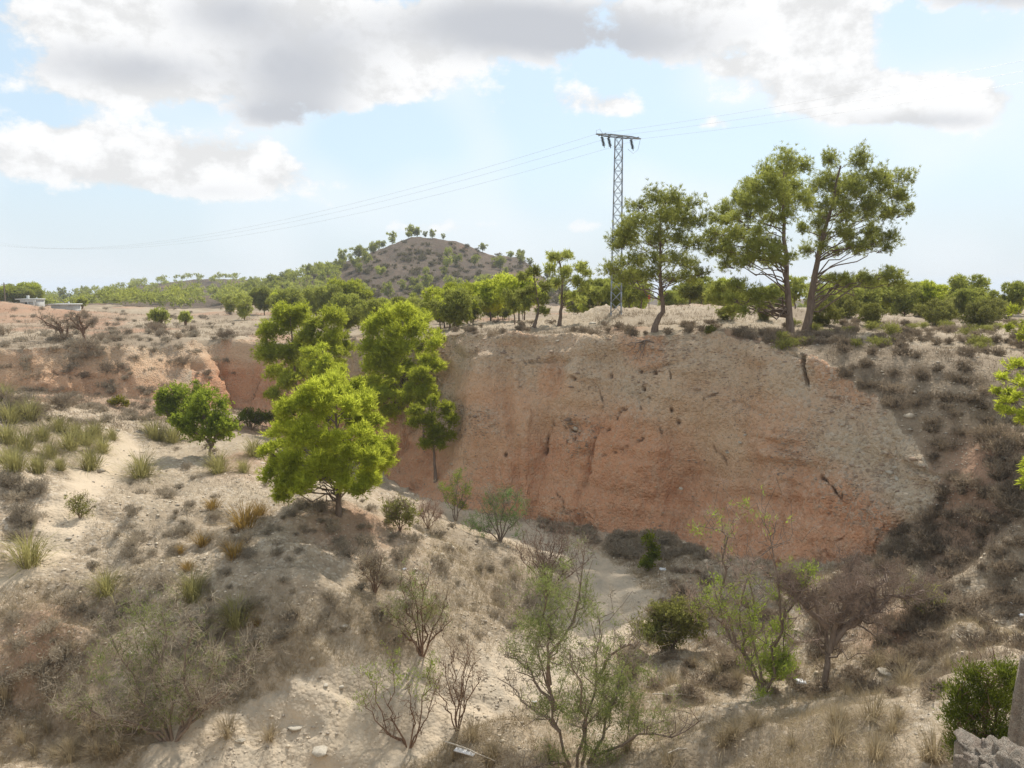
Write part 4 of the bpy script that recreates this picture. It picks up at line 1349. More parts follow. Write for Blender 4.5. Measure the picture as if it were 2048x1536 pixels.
# carob-like trees by the terrace edge
b = GP(420, 912)
woody('carob_tree', 'small broadleaf tree with a bare leaning stem beside the path', 'tree', b, (420, 912),
      [[(420, 912), (421, 890), (428, 875), (420, 840)], [(422, 888), (445, 865), (460, 840)], [(422, 885), (395, 862), (370, 850)], [(424, 878), (415, 830), (408, 795)]],
      [(415, 795, 22), (390, 812, 22), (440, 812, 22), (372, 838, 20), (405, 838, 24), (440, 842, 24), (462, 850, 18), (388, 862, 18), (425, 864, 20), (456, 872, 14), (358, 855, 12), (400, 880, 8)],
      51, 'greywood', 'broad', None, stem_r=0.07, n_branch=7, n_twig=40, leaf_dens=1.5, leaf_size=(0.10, 0.055), depth=0.8)
b = GP(355, 868)
woody('carob_tree', 'darker broadleaf tree behind the small tree by the path', 'tree', b, (355, 868),
      [[(355, 870), (356, 840), (350, 800)], [(356, 845), (380, 810), (400, 790)], [(356, 845), (335, 820), (325, 795)]],
      [(350, 782, 20), (330, 795, 18), (375, 785, 20), (400, 795, 18), (345, 808, 22), (375, 812, 22), (325, 815, 14), (355, 832, 18), (390, 825, 16), (340, 840, 12)],
      52, 'greywood', 'broad', None, stem_r=0.08, n_branch=7, n_twig=40, leaf_dens=1.3, leaf_size=(0.12, 0.06), depth=0.8)
# leafless almonds and olives on the left terrace
b = GP(130, 680)
woody('almond_tree', 'bare almond tree leaning left on the upper left terrace', 'tree', b, (130, 680),
      [[(130, 680), (124, 660), (108, 645), (92, 632)], [(130, 678), (128, 655), (120, 638)], [(131, 678), (138, 655), (142, 640)], [(126, 664), (100, 652), (85, 645)]],
      [], 53, 'brownwood', None, 'brownscrub', stem_r=0.11, n_branch=10, n_twig=170, twig_len=0.5, twig_w=0.03, up=0.4)
b = GP(170, 684)
woody('almond_tree', 'bare almond tree with a dark twisted trunk on the upper left terrace', 'tree', b, (170, 684),
      [[(170, 684), (167, 662), (160, 648), (148, 636)], [(168, 664), (176, 650), (186, 640)], [(167, 660), (168, 645), (170, 632)], [(167, 662), (150, 655), (140, 655)]],
      [], 54, 'brownwood', None, 'brownscrub', stem_r=0.11, n_branch=10, n_twig=170, twig_len=0.5, twig_w=0.03, up=0.4)
for k_, (px, py, w_) in enumerate([(320, 655, 20), (371, 650, 14), (165, 617, 12)]):
    b = GP(px, py)
    woody('olive_tree', ['round grey-green olive tree on the upper terrace', 'smaller olive tree right of the round olive', 'lone tree with a dark stem beside the low white wall'][k_], 'tree', b, (px, py),
          fan(px, py, [(px - w_ * .5, py - w_ * 1.2), (px, py - w_ * 1.6), (px + w_ * .5, py - w_ * 1.2)]),
          [(px - w_ * .5, py - w_ * .9, w_ * .5), (px + w_ * .5, py - w_ * .9, w_ * .5), (px, py - w_ * 1.4, w_ * .55), (px - w_ * .4, py - w_ * 1.3, w_ * .5), (px + w_ * .45, py - w_ * 1.3, w_ * .45),
           (px, py - w_ * .8, w_ * .5)],
          55 + k_, 'brownwood', ['pine_olive', 'pine_olive', 'pine_far'][k_], None, stem_r=0.12, n_branch=5, n_twig=0, leaf_dens=1.6, leaf_size=(0.3, 0.07))

# tamarisks and bushes in the bed
b = GP(345, 1480)
woody('tamarisk', 'wide pale tamarisk on a dark forked foot at the lower left', 'shrub', b, (345, 1480),
      [[(345, 1485), (375, 1440), (395, 1405), (420, 1350), (460, 1290)], [(350, 1480), (385, 1430), (430, 1390), (490, 1330)], [(345, 1480), (350, 1420), (345, 1340), (335, 1220)],
       [(340, 1480), (315, 1430), (280, 1370), (240, 1260)], [(338, 1480), (300, 1440), (255, 1400), (190, 1350)], [(350, 1478), (375, 1400), (385, 1310), (400, 1230)],
       [(342, 1480), (325, 1400), (300, 1310), (270, 1210)], [(335, 1482), (290, 1450), (230, 1430), (170, 1400)], [(352, 1478), (400, 1420), (460, 1380), (515, 1300)]],
      [(270, 1232, 36), (330, 1228, 34), (232, 1290, 38), (300, 1300, 36), (420, 1320, 28), (340, 1360, 34), (318, 1400, 34), (372, 1398, 30), (360, 1430, 24), (205, 1345, 28), (475, 1310, 22), (270, 1360, 28), (395, 1270, 24), (330, 1440, 22)],
      61, 'greywood', 'tamarisk', 'greyscrub', stem_r=0.045, n_branch=18, n_twig=1300, leaf_dens=0.7, leaf_size=(0.10, 0.012), twig_len=0.38, twig_w=0.009, depth=0.7)
b = GP(1150, 1530)
woody('tamarisk', 'large tamarisk with twisted dark stems at the bottom centre', 'shrub', b, (1150, 1530),
      [[(1148, 1540), (1125, 1460), (1110, 1400), (1085, 1330), (1070, 1260)], [(1110, 1400), (1095, 1330), (1125, 1260), (1150, 1170), (1160, 1080)], [(1160, 1535), (1180, 1430), (1190, 1330), (1200, 1230)],
       [(1190, 1340), (1225, 1270), (1255, 1230)], [(1110, 1405), (1060, 1340), (1010, 1320)], [(1120, 1450), (1060, 1430), (1000, 1400)], [(1165, 1535), (1230, 1480), (1310, 1430), (1380, 1400)],
       [(1100, 1350), (1090, 1240), (1080, 1140)], [(1155, 1535), (1170, 1440), (1150, 1340), (1130, 1240)], [(1170, 1535), (1215, 1440), (1250, 1360), (1280, 1310)], [(1140, 1535), (1090, 1500), (1030, 1490)]],
      [(1090, 1150, 30), (1075, 1225, 28), (1130, 1200, 26), (1042, 1272, 26), (1108, 1262, 30), (1165, 1180, 28), (1062, 1300, 24), (1200, 1320, 36), (1232, 1400, 42), (1150, 1420, 36), (1180, 1470, 44), (1250, 1460, 44),
       (1090, 1400, 26), (1060, 1215, 22), (1130, 1130, 20), (1290, 1350, 28), (1210, 1500, 40), (1120, 1330, 26), (1195, 1240, 22), (1070, 1160, 18)],
      62, 'greywood', 'tamarisk', 'greyscrub', stem_r=0.045, n_branch=14, n_twig=700, leaf_dens=1.6, leaf_size=(0.10, 0.012), twig_len=0.36, twig_w=0.009, depth=0.6)
b = GP(815, 1492)
woody('bare_shrub', 'mostly bare shrub with three tufts of green on the sandy bed', 'shrub', b, (815, 1492),
      [[(815, 1494), (780, 1450), (785, 1400), (790, 1320)], [(815, 1494), (760, 1445), (735, 1390)], [(818, 1494), (850, 1430), (858, 1370), (862, 1310)], [(818, 1494), (830, 1420), (820, 1350)], [(810, 1494), (770, 1440), (750, 1340)],
       [(818, 1492), (855, 1440), (880, 1360)]],
      [(750, 1335, 20), (802, 1345, 22), (862, 1335, 24), (728, 1392, 16), (795, 1310, 14), (850, 1370, 16)], 63, 'brownwood', 'fresh', 'brownscrub', stem_r=0.025, n_branch=8, n_twig=130, leaf_dens=0.7, leaf_size=(0.09, 0.012),
      twig_len=0.25, twig_w=0.008)
b = GP(915, 1462)
woody('bare_shrub', 'leafless red-brown shrub with upright stems on the sandy bed', 'shrub', b, (915, 1462),
      fan(915, 1462, [(885, 1320), (905, 1290), (930, 1300), (950, 1310), (965, 1330), (870, 1350), (940, 1280)]), [], 64, 'brownwood', None, 'brownscrub', stem_r=0.022, n_branch=9, n_twig=160, twig_len=0.25, twig_w=0.008, up=1.0)
b = GP(845, 1312)
woody('broom_bush', 'green-tipped bush with many thin upright stems on the slope', 'bush', b, (845, 1312),
      fan(845, 1312, [(780, 1200), (800, 1160), (825, 1150), (850, 1145), (870, 1180), (900, 1190), (905, 1220), (790, 1230)]),
      [(800, 1200, 24), (825, 1165, 20), (850, 1200, 22), (880, 1220, 20), (845, 1240, 20), (790, 1235, 16), (830, 1140, 12), (845, 1170, 16)], 65, 'brownwood', 'tamarisk', 'greyscrub', stem_r=0.03, n_branch=12, n_twig=350, leaf_dens=0.9,
      leaf_size=(0.13, 0.011), twig_len=0.32, twig_w=0.009, up=1.1)
b = GP(1095, 1195)
woody('bare_shrub', 'brown twiggy thicket of upright stems on the end of the mound', 'shrub', b, (1095, 1195),
      fan(1095, 1195, [(1030, 1110), (1050, 1080), (1080, 1060), (1110, 1055), (1140, 1070), (1170, 1090), (1185, 1120), (1065, 1070), (1125, 1060)]), [(1090, 1180, 14), (1150, 1100, 12)], 66, 'brownwood', 'tamarisk', 'pinktwig', stem_r=0.025,
      n_branch=14, n_twig=420, twig_len=0.35, twig_w=0.010, up=1.1, leaf_size=(0.13, 0.012))
b = GP(750, 1185)
woody('bush', 'rounded brownish bush on the terrace slope right of centre left', 'bush', b, (750, 1185), fan(750, 1185, [(720, 1130), (735, 1110), (752, 1102), (768, 1112), (780, 1135)]),
      [(735, 1130, 18), (755, 1125, 18), (770, 1150, 14), (730, 1155, 14)], 67, 'brownwood', 'straw', 'greyscrub', stem_r=0.02, n_branch=12, n_twig=300, twig_len=0.25, twig_w=0.010, up=1.0, leaf_size=(0.12, 0.012))
b = GP(800, 1062)
woody('bush', 'round olive-green bush right of the lone pine', 'bush', b, (800, 1062), fan(800, 1062, [(770, 1020), (785, 1002), (802, 998), (820, 1005), (832, 1025)]),
      [(780, 1020, 16), (800, 1010, 16), (820, 1022, 15), (790, 1040, 17), (812, 1042, 16)], 68, 'brownwood', 'darkleaf', 'brownscrub', stem_r=0.02, n_branch=8, n_twig=150, twig_len=0.2, twig_w=0.014, leaf_dens=1.5, leaf_size=(0.12, 0.02))
b = GP(856, 1058)
woody('bare_shrub', 'small reddish leafless shrub beside the round olive bush', 'shrub', b, (856, 1058), fan(856, 1058, [(835, 1020), (845, 1005), (860, 1000), (875, 1010), (882, 1030)]), [], 69, 'brownwood', None, 'pinktwig', stem_r=0.018,
      n_branch=12, n_twig=260, twig_len=0.25, twig_w=0.012, up=0.9)
b = GP(912, 1042)
woody('bush', 'slender yellow-green bush at the foot of the cliff', 'bush', b, (912, 1042), fan(912, 1042, [(880, 975), (900, 945), (918, 935), (935, 960), (942, 985)]),
      [(895, 975, 16), (918, 950, 14), (935, 975, 14), (905, 1000, 15), (922, 1018, 14)], 70, 'greywood', 'fresh', 'greyscrub', stem_r=0.025, n_branch=10, n_twig=150, twig_len=0.3, twig_w=0.012, leaf_dens=0.8, leaf_size=(0.13, 0.02))
b = GP(1000, 1082)
woody('tamarisk', 'blue-green feathery tamarisk behind the gravel mound', 'shrub', b, (1000, 1082), fan(1000, 1082, [(930, 1035), (955, 1005), (985, 975), (1010, 965), (1040, 985), (1060, 1020), (975, 990)]),
      [(955, 1040, 20), (985, 1010, 20), (1015, 985, 20), (1040, 1010, 18), (970, 1062, 18), (1010, 1050, 20), (1035, 1060, 16), (1000, 1025, 18), (935, 1050, 12)], 71, 'greywood', 'bluegreen', 'greyscrub', stem_r=0.03,
      n_branch=10, n_twig=260, twig_len=0.35, twig_w=0.011, leaf_dens=0.9, leaf_size=(0.16, 0.016))
b = GP(1300, 1142)
woody('bush', 'bright green leafy shoot at the shaded foot of the cliff', 'bush', b, (1300, 1142), fan(1300, 1142, [(1290, 1070), (1302, 1058), (1316, 1075)]),
      [(1296, 1075, 12), (1304, 1095, 11), (1298, 1118, 12), (1312, 1110, 10), (1290, 1132, 10)], 72, 'greywood', 'broad', None, stem_r=0.02, n_branch=5, n_twig=0, leaf_dens=1.3, leaf_size=(0.12, 0.05))
b = GP(1345, 1300)
woody('bush', 'dense dark green bush with yellow leaves left of the tamarisks', 'bush', b, (1345, 1300), fan(1345, 1300, [(1270, 1245), (1300, 1210), (1340, 1195), (1380, 1200), (1415, 1230)]),
      [(1285, 1250, 24), (1315, 1225, 24), (1350, 1215, 24), (1385, 1225, 24), (1320, 1265, 26), (1360, 1260, 26), (1395, 1260, 22), (1290, 1275, 18), (1345, 1285, 20)], 73, 'brownwood', 'darkleaf', 'brownscrub', stem_r=0.03, n_branch=8,
      n_twig=250, twig_len=0.25, twig_w=0.012, leaf_dens=1.6, leaf_size=(0.09, 0.03))
b2 = GP(1325, 1302)
woody('bush', 'small yellow-leaved bush in front of the dense dark green bush', 'bush', b2, (1325, 1302), fan(1325, 1302, [(1295, 1260), (1325, 1240), (1345, 1250)]),
      [(1300, 1268, 12), (1320, 1250, 12), (1340, 1262, 11), (1318, 1280, 11)], 74, 'brownwood', 'yellowleaf', None, stem_r=0.015, n_branch=5, n_twig=0, leaf_dens=0.9, leaf_size=(0.08, 0.03))
b = GP(1522, 1385)
woody('tamarisk', 'tamarisk with bright green tufts on a leaning dark stem', 'shrub', b, (1522, 1385),
      [[(1522, 1388), (1500, 1330), (1460, 1270), (1430, 1200), (1400, 1120)], [(1500, 1330), (1450, 1250), (1400, 1200), (1370, 1180)], [(1525, 1385), (1540, 1300), (1550, 1200), (1530, 1100), (1495, 1010)],
       [(1545, 1280), (1580, 1200), (1600, 1130)], [(1525, 1385), (1560, 1330), (1575, 1270)], [(1510, 1350), (1480, 1290), (1470, 1200), (1500, 1130)], [(1470, 1280), (1440, 1150), (1440, 1060), (1370, 1030)],
       [(1528, 1385), (1500, 1250), (1510, 1150), (1560, 1060)]],
      [(1490, 1010, 12), (1372, 1042, 14), (1435, 1160, 16), (1412, 1188, 18), (1430, 1215, 16), (1600, 1130, 18), (1588, 1150, 16), (1535, 1180, 16), (1560, 1265, 20), (1540, 1305, 28), (1505, 1290, 20), (1530, 1340, 28), (1555, 1320, 22),
       (1480, 1255, 16), (1500, 1215, 16), (1510, 1365, 20), (1550, 1370, 18), (1480, 1200, 14)],
      75, 'greywood', 'fresh', 'pinktwig', stem_r=0.04, n_branch=14, n_twig=900, leaf_dens=1.6, leaf_size=(0.10, 0.016), twig_len=0.36, twig_w=0.008, depth=0.6)
b = GP(1640, 1385)
woody('dead_tree', 'dead tree with a pinkish brown crown of bare twigs', 'tree', b, (1640, 1385),
      [[(1640, 1390), (1648, 1330), (1662, 1270), (1640, 1220), (1610, 1170)], [(1662, 1275), (1690, 1220), (1705, 1170), (1710, 1120)], [(1664, 1268), (1720, 1230), (1780, 1190), (1840, 1180)], [(1655, 1290), (1670, 1210), (1660, 1140)],
       [(1664, 1270), (1730, 1210), (1770, 1140)], [(1650, 1240), (1590, 1190), (1560, 1150)]],
      [], 76, 'greywood', None, 'pinktwig', stem_r=0.09, n_branch=26, n_twig=2000, twig_len=0.34, twig_w=0.008, up=0.45, depth=0.7)
b = GP(1838, 1232)
woody('bush', 'grey-green feathery bush at the right end of the red cliff foot', 'bush', b, (1838, 1232), fan(1838, 1232, [(1805, 1190), (1825, 1165), (1850, 1155), (1875, 1175), (1885, 1200)]),
      [(1820, 1190, 16), (1845, 1175, 16), (1865, 1195, 16), (1838, 1210, 18)], 77, 'greywood', 'darkleaf', 'greyscrub', stem_r=0.02, n_branch=10, n_twig=300, twig_len=0.3, twig_w=0.009, leaf_dens=0.8, leaf_size=(0.12, 0.014))
b = GP(160, 1036)
woody('bush', 'small dark upright bush alone on the pale path', 'bush', b, (160, 1036), fan(160, 1036, [(142, 1000), (152, 990), (163, 985), (175, 1000), (180, 1018), (140, 1012)]),
      [(148, 1008, 9), (160, 998, 9), (170, 1010, 9), (158, 1020, 10), (174, 1024, 7)], 78, 'brownwood', 'darkleaf', 'brownscrub', stem_r=0.015, n_branch=8, n_twig=60, twig_len=0.12, twig_w=0.012, leaf_dens=1.5, leaf_size=(0.07, 0.016))
b = GP(505, 858)
woody('bush', 'dark blue-green bush at the foot of the far red cliff', 'bush', b, (505, 858), fan(505, 858, [(480, 830), (500, 818), (525, 818), (540, 835)]),
      [(485, 838, 12), (505, 830, 13), (527, 832, 13), (545, 845, 10), (510, 846, 12), (470, 848, 8)], 79, 'brownwood', 'juniper', 'brownscrub', stem_r=0.03, n_branch=6, n_twig=50, twig_len=0.3, twig_w=0.02, leaf_dens=1.8, leaf_size=(0.16, 0.04))
b = GP(238, 815)
woody('bush', 'bright yellow-green bush in the left valley floor', 'bush', b, (238, 815), fan(238, 815, [(225, 800), (238, 795), (252, 802)]),
      [(228, 805, 8), (240, 800, 8), (250, 808, 7)], 80, 'brownwood', 'yellowleaf', None, stem_r=0.02, n_branch=4, n_twig=0, leaf_dens=1.8, leaf_size=(0.2, 0.05))
b = GP(1962, 1530)
woody('juniper', 'dense dark green juniper beside the pale rock in the corner', 'bush', b, (1962, 1530),
      fan(1962, 1540, [(1905, 1430), (1925, 1370), (1965, 1325), (2000, 1310), (2020, 1350), (2025, 1420), (1900, 1490)]),
      [(1985, 1330, 30), (1950, 1355, 30), (2010, 1360, 28), (1920, 1395, 30), (1965, 1395, 36), (2005, 1410, 32), (1910, 1435, 28), (1950, 1445, 36), (1995, 1455, 34), (1915, 1480, 28), (1955, 1495, 34), (1990, 1500, 30), (1930, 1520, 26)],
      81, 'brownwood', 'juniper', None, stem_r=0.03, n_branch=8, n_twig=0, leaf_dens=2.4, leaf_size=(0.085, 0.012), depth=0.8, leaf_each=9)


# landmarks that labels can point to: (px, py, name)
MARKS = [(677, 1027, 'the lone round pine'), (182, 938, 'the green tussock beside the path'), (58, 1128, 'the big domed tussock'), (437, 945, 'the small broadleaf tree'),
         (283, 955, 'the greyish tussock at the terrace edge'), (385, 1198, 'the tall yellow-green tussock'), (475, 1250, 'the pale tussock'), (490, 1055, 'the wide golden tussock'),
         (425, 1020, 'the small golden tussock'), (468, 1115, 'the rusty orange tussock'), (345, 1478, 'the wide pale tamarisk'), (750, 1185, 'the rounded brownish bush'),
         (800, 1062, 'the round olive-green bush'), (845, 1312, 'the green-tipped broom bush'), (1095, 1195, 'the brown twiggy thicket'), (160, 1036, 'the dark bush on the path'),
         (1345, 1300, 'the dense dark green bush'), (1522, 1385, 'the tamarisk with bright tufts'), (1640, 1385, 'the dead pinkish tree'), (1838, 1232, 'the grey-green feathery bush'),
         (1962, 1500, 'the corner juniper'), (1150, 1530, 'the large dark-stemmed tamarisk'), (815, 1492, 'the shrub with three green tufts'), (915, 1462, 'the leafless red-brown shrub'),
         (1580, 668, 'the two tall pines'), (1310, 662, 'the bent-footed pine'), (1120, 652, 'the pale-trunked pine'), (915, 652, 'the small umbrella pine'), (1740, 650, 'the rounded plateau bush'),
         (2030, 790, 'the edge pine'), (130, 680, 'the bare leaning almond'), (170, 684, 'the dark bare almond'), (320, 655, 'the round olive tree'), (505, 858, 'the dark blue-green bush'),
         (238, 815, 'the bright yellow-green bush'), (60, 600, 'the white house'), (1607, 740, 'the deep crack in the cliff'), (1760, 770, 'the long slanting crack'), (1960, 940, 'the patch of red earth'),
         (950, 1090, 'the gravel mound crest'), (420, 628, 'the reddish footpath'), (1900, 700, 'the plateau corner'), (1900, 1050, 'the foot of the dark slope'), (1990, 1150, 'the lower dark slope'),
         (570, 1000, 'the pine shade'), (640, 1200, 'the pale gravel below the pine'), (300, 1080, 'the bare terrace corner'), (250, 1330, 'the lower left hollow'), (870, 485, 'the hill top'),
         (700, 530, 'the left shoulder of the hill'), (980, 530, 'the right shoulder of the hill'), (800, 590, 'the hill foot'), (2000, 1010, 'the low edge pine'), (1230, 600, 'the lattice pylon'), (1296, 610, 'the red marker post'), (1450, 610, 'the gravel mound behind the pines'), (1850, 600, 'the open gravel patch'), (1960, 600, 'the plateau bushes'),
         (281, 577, 'the tiny ridge house'), (480, 560, 'the ridge top'), (150, 590, 'the low end of the ridge'), (560, 600, 'the ridge and hill saddle'), (800, 650, 'the spreading gully pine'), (600, 620, 'the large gully pine'),
         (1700, 610, 'the pine with the long limb'), (750, 620, 'the gap left of the spreading pine'), (1000, 630, 'the cliff-top grass')]
SIZEW = ['tiny', 'small', 'middling', 'large']


USED = set()


def which_one(what, p, w_, size):
    px, py = to_px(p)
    sw = SIZEW[int(np.clip((w_ - size[0]) / (size[1] - size[0] + 1e-6) * 4, 0, 3))]
    order = sorted(MARKS, key=lambda m_: (m_[0] - px) ** 2 + 2.5 * (m_[1] - py) ** 2)[:5]
    best = None
    for m_ in order:
        dx, dy = px - m_[0], py - m_[1]
        if abs(dx) > 1.4 * abs(dy):
            rels = ['left of' if dx < 0 else 'right of']
        else:
            rels = ['in front of' if dy > 0 else 'behind']
        if abs(dx) > 0.6 * abs(dy) and abs(dy) > 0.6 * abs(dx):
            rels.insert(0, ('in front and ' if dy > 0 else 'behind and ') + ('left of' if dx < 0 else 'right of'))
        dd_ = math.hypot(dx, dy)
        how = 'close ' if dd_ < 45 else ('' if dd_ < 110 else 'well ')
        for rl in rels:
            lab = f'{sw} {what} {how}{rl} {m_[2]}'
            if lab not in USED and len(lab.split()) <= 16:
                USED.add(lab)
                return lab
            best = best or lab
    return best


# ------------------------------------------------------------------ tussocks and dwarf scrub
def tussock_mesh(seed, n, h, spread, mat, width=0.008, droop=0.5):
    """a fountain of bent blades"""
    rg = np.random.default_rng(seed)
    an = rg.uniform(0, 2 * math.pi, n); tilt = np.abs(rg.normal(0, spread, n)); r0 = rg.uniform(0, 0.25, n) * h
    L = h * rg.uniform(0.6, 1.15, n)
    dx, dy = np.cos(an), np.sin(an)
    p0_ = np.stack([dx * r0, dy * r0, np.full(n, -0.04)], 1)
    m1 = p0_ + np.stack([dx * np.sin(tilt), dy * np.sin(tilt), np.cos(tilt)], 1) * (L * 0.55)[:, None]
    t2 = tilt + droop * rg.uniform(0.4, 1.3, n)
    p2 = m1 + np.stack([dx * np.sin(t2), dy * np.sin(t2), np.cos(t2)], 1) * (L * 0.5)[:, None]
    side = np.stack([-dy, dx, np.zeros(n)], 1) * (width * 0.5)
    V = np.stack([p0_ - side, p0_ + side, m1 + side, m1 - side, p2], 1)
    tint = np.clip(rg.normal(0.5, 0.22, n), 0, 1)
    f = np.arange(n)[:, None] * 5
    F = np.concatenate([f + [0, 1, 2], f + [0, 2, 3], f + [3, 2, 4]], 0)
    return mesh_np('tussock_blades', V.reshape(-1, 3), F, mat, False, {'tint': np.repeat(tint, 5)})


def scrub_mesh(seed, w, h, n, mat, leaf=(0.10, 0.016)):
    rg = np.random.default_rng(seed)
    k = 5
    Vs_, Ts = [], []
    for i in range(k):
        c = np.array([rg.normal(0, w * 0.18), rg.normal(0, w * 0.18), h * 0.30])
        pos, d = puff_points(c, w * 0.33, n // k, rg, h / w * 1.4, 0.3)
        pos[:, 2] = np.abs(pos[:, 2])
        dn = norm(pos * np.array([1, 1, 0.6]) / w + np.array([0, 0, 0.5]) + rg.normal(0, 0.3, (n // k, 3)))
        v, t = sprays(pos, dn, 5, leaf[0], leaf[1], 0.55, rg, np.clip(rg.normal(0.5, 0.2, n // k), 0, 1), 0.03)
        Vs_.append(v); Ts.append(t)
    # short woody stems from the root
    n2 = 26
    an = rg.uniform(0, 6.28, n2)
    dn = norm(np.stack([np.cos(an), np.sin(an), rg.uniform(0.5, 1.6, n2)], 1))
    v, t = sprays(np.zeros((n2, 3)), dn, 1, h * 0.9, 0.02, 0.2, rg, np.full(n2, 0.1), 0.02)
    Vs_.append(v); Ts.append(t)
    return tri_mesh('scrub', Vs_, Ts, mat)


TUSS = [tussock_mesh(400 + i, 260, 0.75, 0.55, M['esparto'], 0.011, 0.8) for i in range(3)]
TUSS_O = [tussock_mesh(410 + i, 150, 0.5, 0.5, M['orange'], 0.010, 0.5) for i in range(2)]
TUSS_S = [tussock_mesh(420 + i, 150, 0.55, 0.6, M['straw'], 0.009, 0.7) for i in range(3)]
SCRUB_G = [scrub_mesh(430 + i, 0.7, 0.36, 130, M['greyscrub']) for i in range(4)]
SCRUB_B = [scrub_mesh(440 + i, 0.9, 0.50, 150, M['brownscrub'], (0.14, 0.02)) for i in range(4)]
SCRUB_O = [scrub_mesh(450 + i, 0.9, 0.55, 150, M['darkleaf'], (0.12, 0.022)) for i in range(3)]


def plant(name, me, p, scale, rot, label, category, group=None, zs=1.0):
    o = link(name, me, None, p)
    o.rotation_euler = (0, 0, rot)
    o.scale = (scale, scale, scale * zs)
    return tag(o, label, category, group)


rng = np.random.default_rng(5)
# esparto tussocks: (px, py of the foot, width px, label or None)
ESP = [(58, 1128, 92, 'big domed esparto tussock at the picture edge below the path'), (182, 938, 66, 'green esparto tussock right beside the pale path'),
       (437, 945, 60, 'esparto tussock at the foot of the small broadleaf tree'), (488, 945, 40, 'small esparto tussock right of the broadleaf tree'),
       (508, 912, 52, 'esparto tussock behind the broadleaf tree, towards the lone pine'), (283, 955, 70, 'greyish esparto tussock on the terrace edge right of the path'),
       (385, 1198, 78, 'tall yellow-green esparto tussock above the wide tamarisk'), (475, 1250, 80, 'pale esparto tussock right above the wide tamarisk'),
       (945, 1478, 80, 'brown esparto tussock at the foot of the leafless red-brown shrub'), (455, 1470, 80, None), (540, 1478, 60, None),
       (1100, 1512, 70, None), (860, 1230, 50, None), (215, 1190, 70, 'olive tussock on the slope below the path')]
ESPG = 'esparto tussocks on the left bank'
for (px, py, w_) in [(20, 845, 60), (60, 838, 60), (15, 885, 64), (50, 900, 60), (85, 880, 52), (30, 940, 66), (75, 945, 60), (120, 862, 46), (140, 898, 60), (170, 890, 50), (205, 905, 50), (190, 875, 50), (225, 880, 36), (100, 915, 50),
                     (10, 800, 50), (120, 940, 40), (310, 880, 60), (345, 885, 50), (395, 880, 40), (15, 925, 50), (150, 870, 40)]:
    ESP.append((px, py, w_, None))
for (px, py, w_, lab) in ESP:
    p = GP(px, py)
    sc = w_ * px_scale(p) / 0.80
    if lab is None and px < 420:
        lab, grp = which_one('esparto tussock', p, w_, (36, 70)), ESPG
    elif lab is None:
        lab, grp = which_one('dry tussock', p, w_, (40, 90)), 'tussocks on the sandy bed'
    else:
        grp = None
    brown = px in (945, 455, 540, 1100)
    plant('esparto_tussock', (TUSS_S if brown else TUSS)[rng.integers(0, 3)], p, sc, rng.uniform(0, 6.28), lab, 'tussock', grp, 1.0)
for (px, py, w_, lab) in [(490, 1055, 80, 'wide golden tussock left of the lone pine'), (425, 1020, 46, 'small golden tussock nearer the path'), (468, 1115, 56, 'rusty orange tussock on the terrace'),
                          (405, 1090, 50, 'thin golden tussock left of the rusty orange one'), (520, 1030, 44, 'olive-gold tussock beside the wide golden one'), (375, 1140, 34, 'small rusty tussock above the tall esparto'),
                          (362, 1105, 30, 'smallest golden tussock on the terrace'), (515, 1250, 30, 'rusty tuft beside the pale esparto tussock')]:
    p = GP(px, py)
    plant('golden_tussock', TUSS_O[px % 2], p, w_ * px_scale(p) / 0.55, px, lab, 'tussock', zs=0.8)


def slope_ok(x, y, lim=0.9):
    e = 0.3
    g = np.hypot(H(x + e, y) - H(x - e, y), H(x, y + e) - H(x, y - e)) / (2 * e)
    return g < lim


def scatter(n, pxr, pyr, seed, ok=None):
    """n ground points spread evenly over a stretch of ground as seen from the bank"""
    rg = np.random.default_rng(seed)
    res = []
    while len(res) < n:
        px = rg.uniform(*pxr); py = rg.uniform(*pyr)
        p = GP(px, py)
        xx, yv = np.array([p[0]]), np.array([p[1]])
        if poly_dist(xx, yv, PATHP)[0] < 1.0 and p[1] < 45:
            continue
        if poly_dist(xx, yv, BEDP)[0] < 1.7 and p[1] < 50:
            continue
        if samp(CLIFFG, p[0], p[1]) > 0.4 and p[1] < 110 and not (p[0] < -22 and rg.uniform() < 0.5):
            continue
        if ok and not ok(px, py, p):
            continue
        res.append(p)
    return res


def scatter_things(n, pxr, pyr, seed, meshes, size, name, what, category, group, ok=None):
    rg = np.random.default_rng(seed + 1000)
    for p in scatter(n, pxr, pyr, seed, ok):
        w_ = rg.uniform(*size)
        plant(name, meshes[rg.integers(0, len(meshes))], p, w_, rg.uniform(0, 6.28), which_one(what, p, w_, size), category, group, rg.uniform(0.8, 1.25))


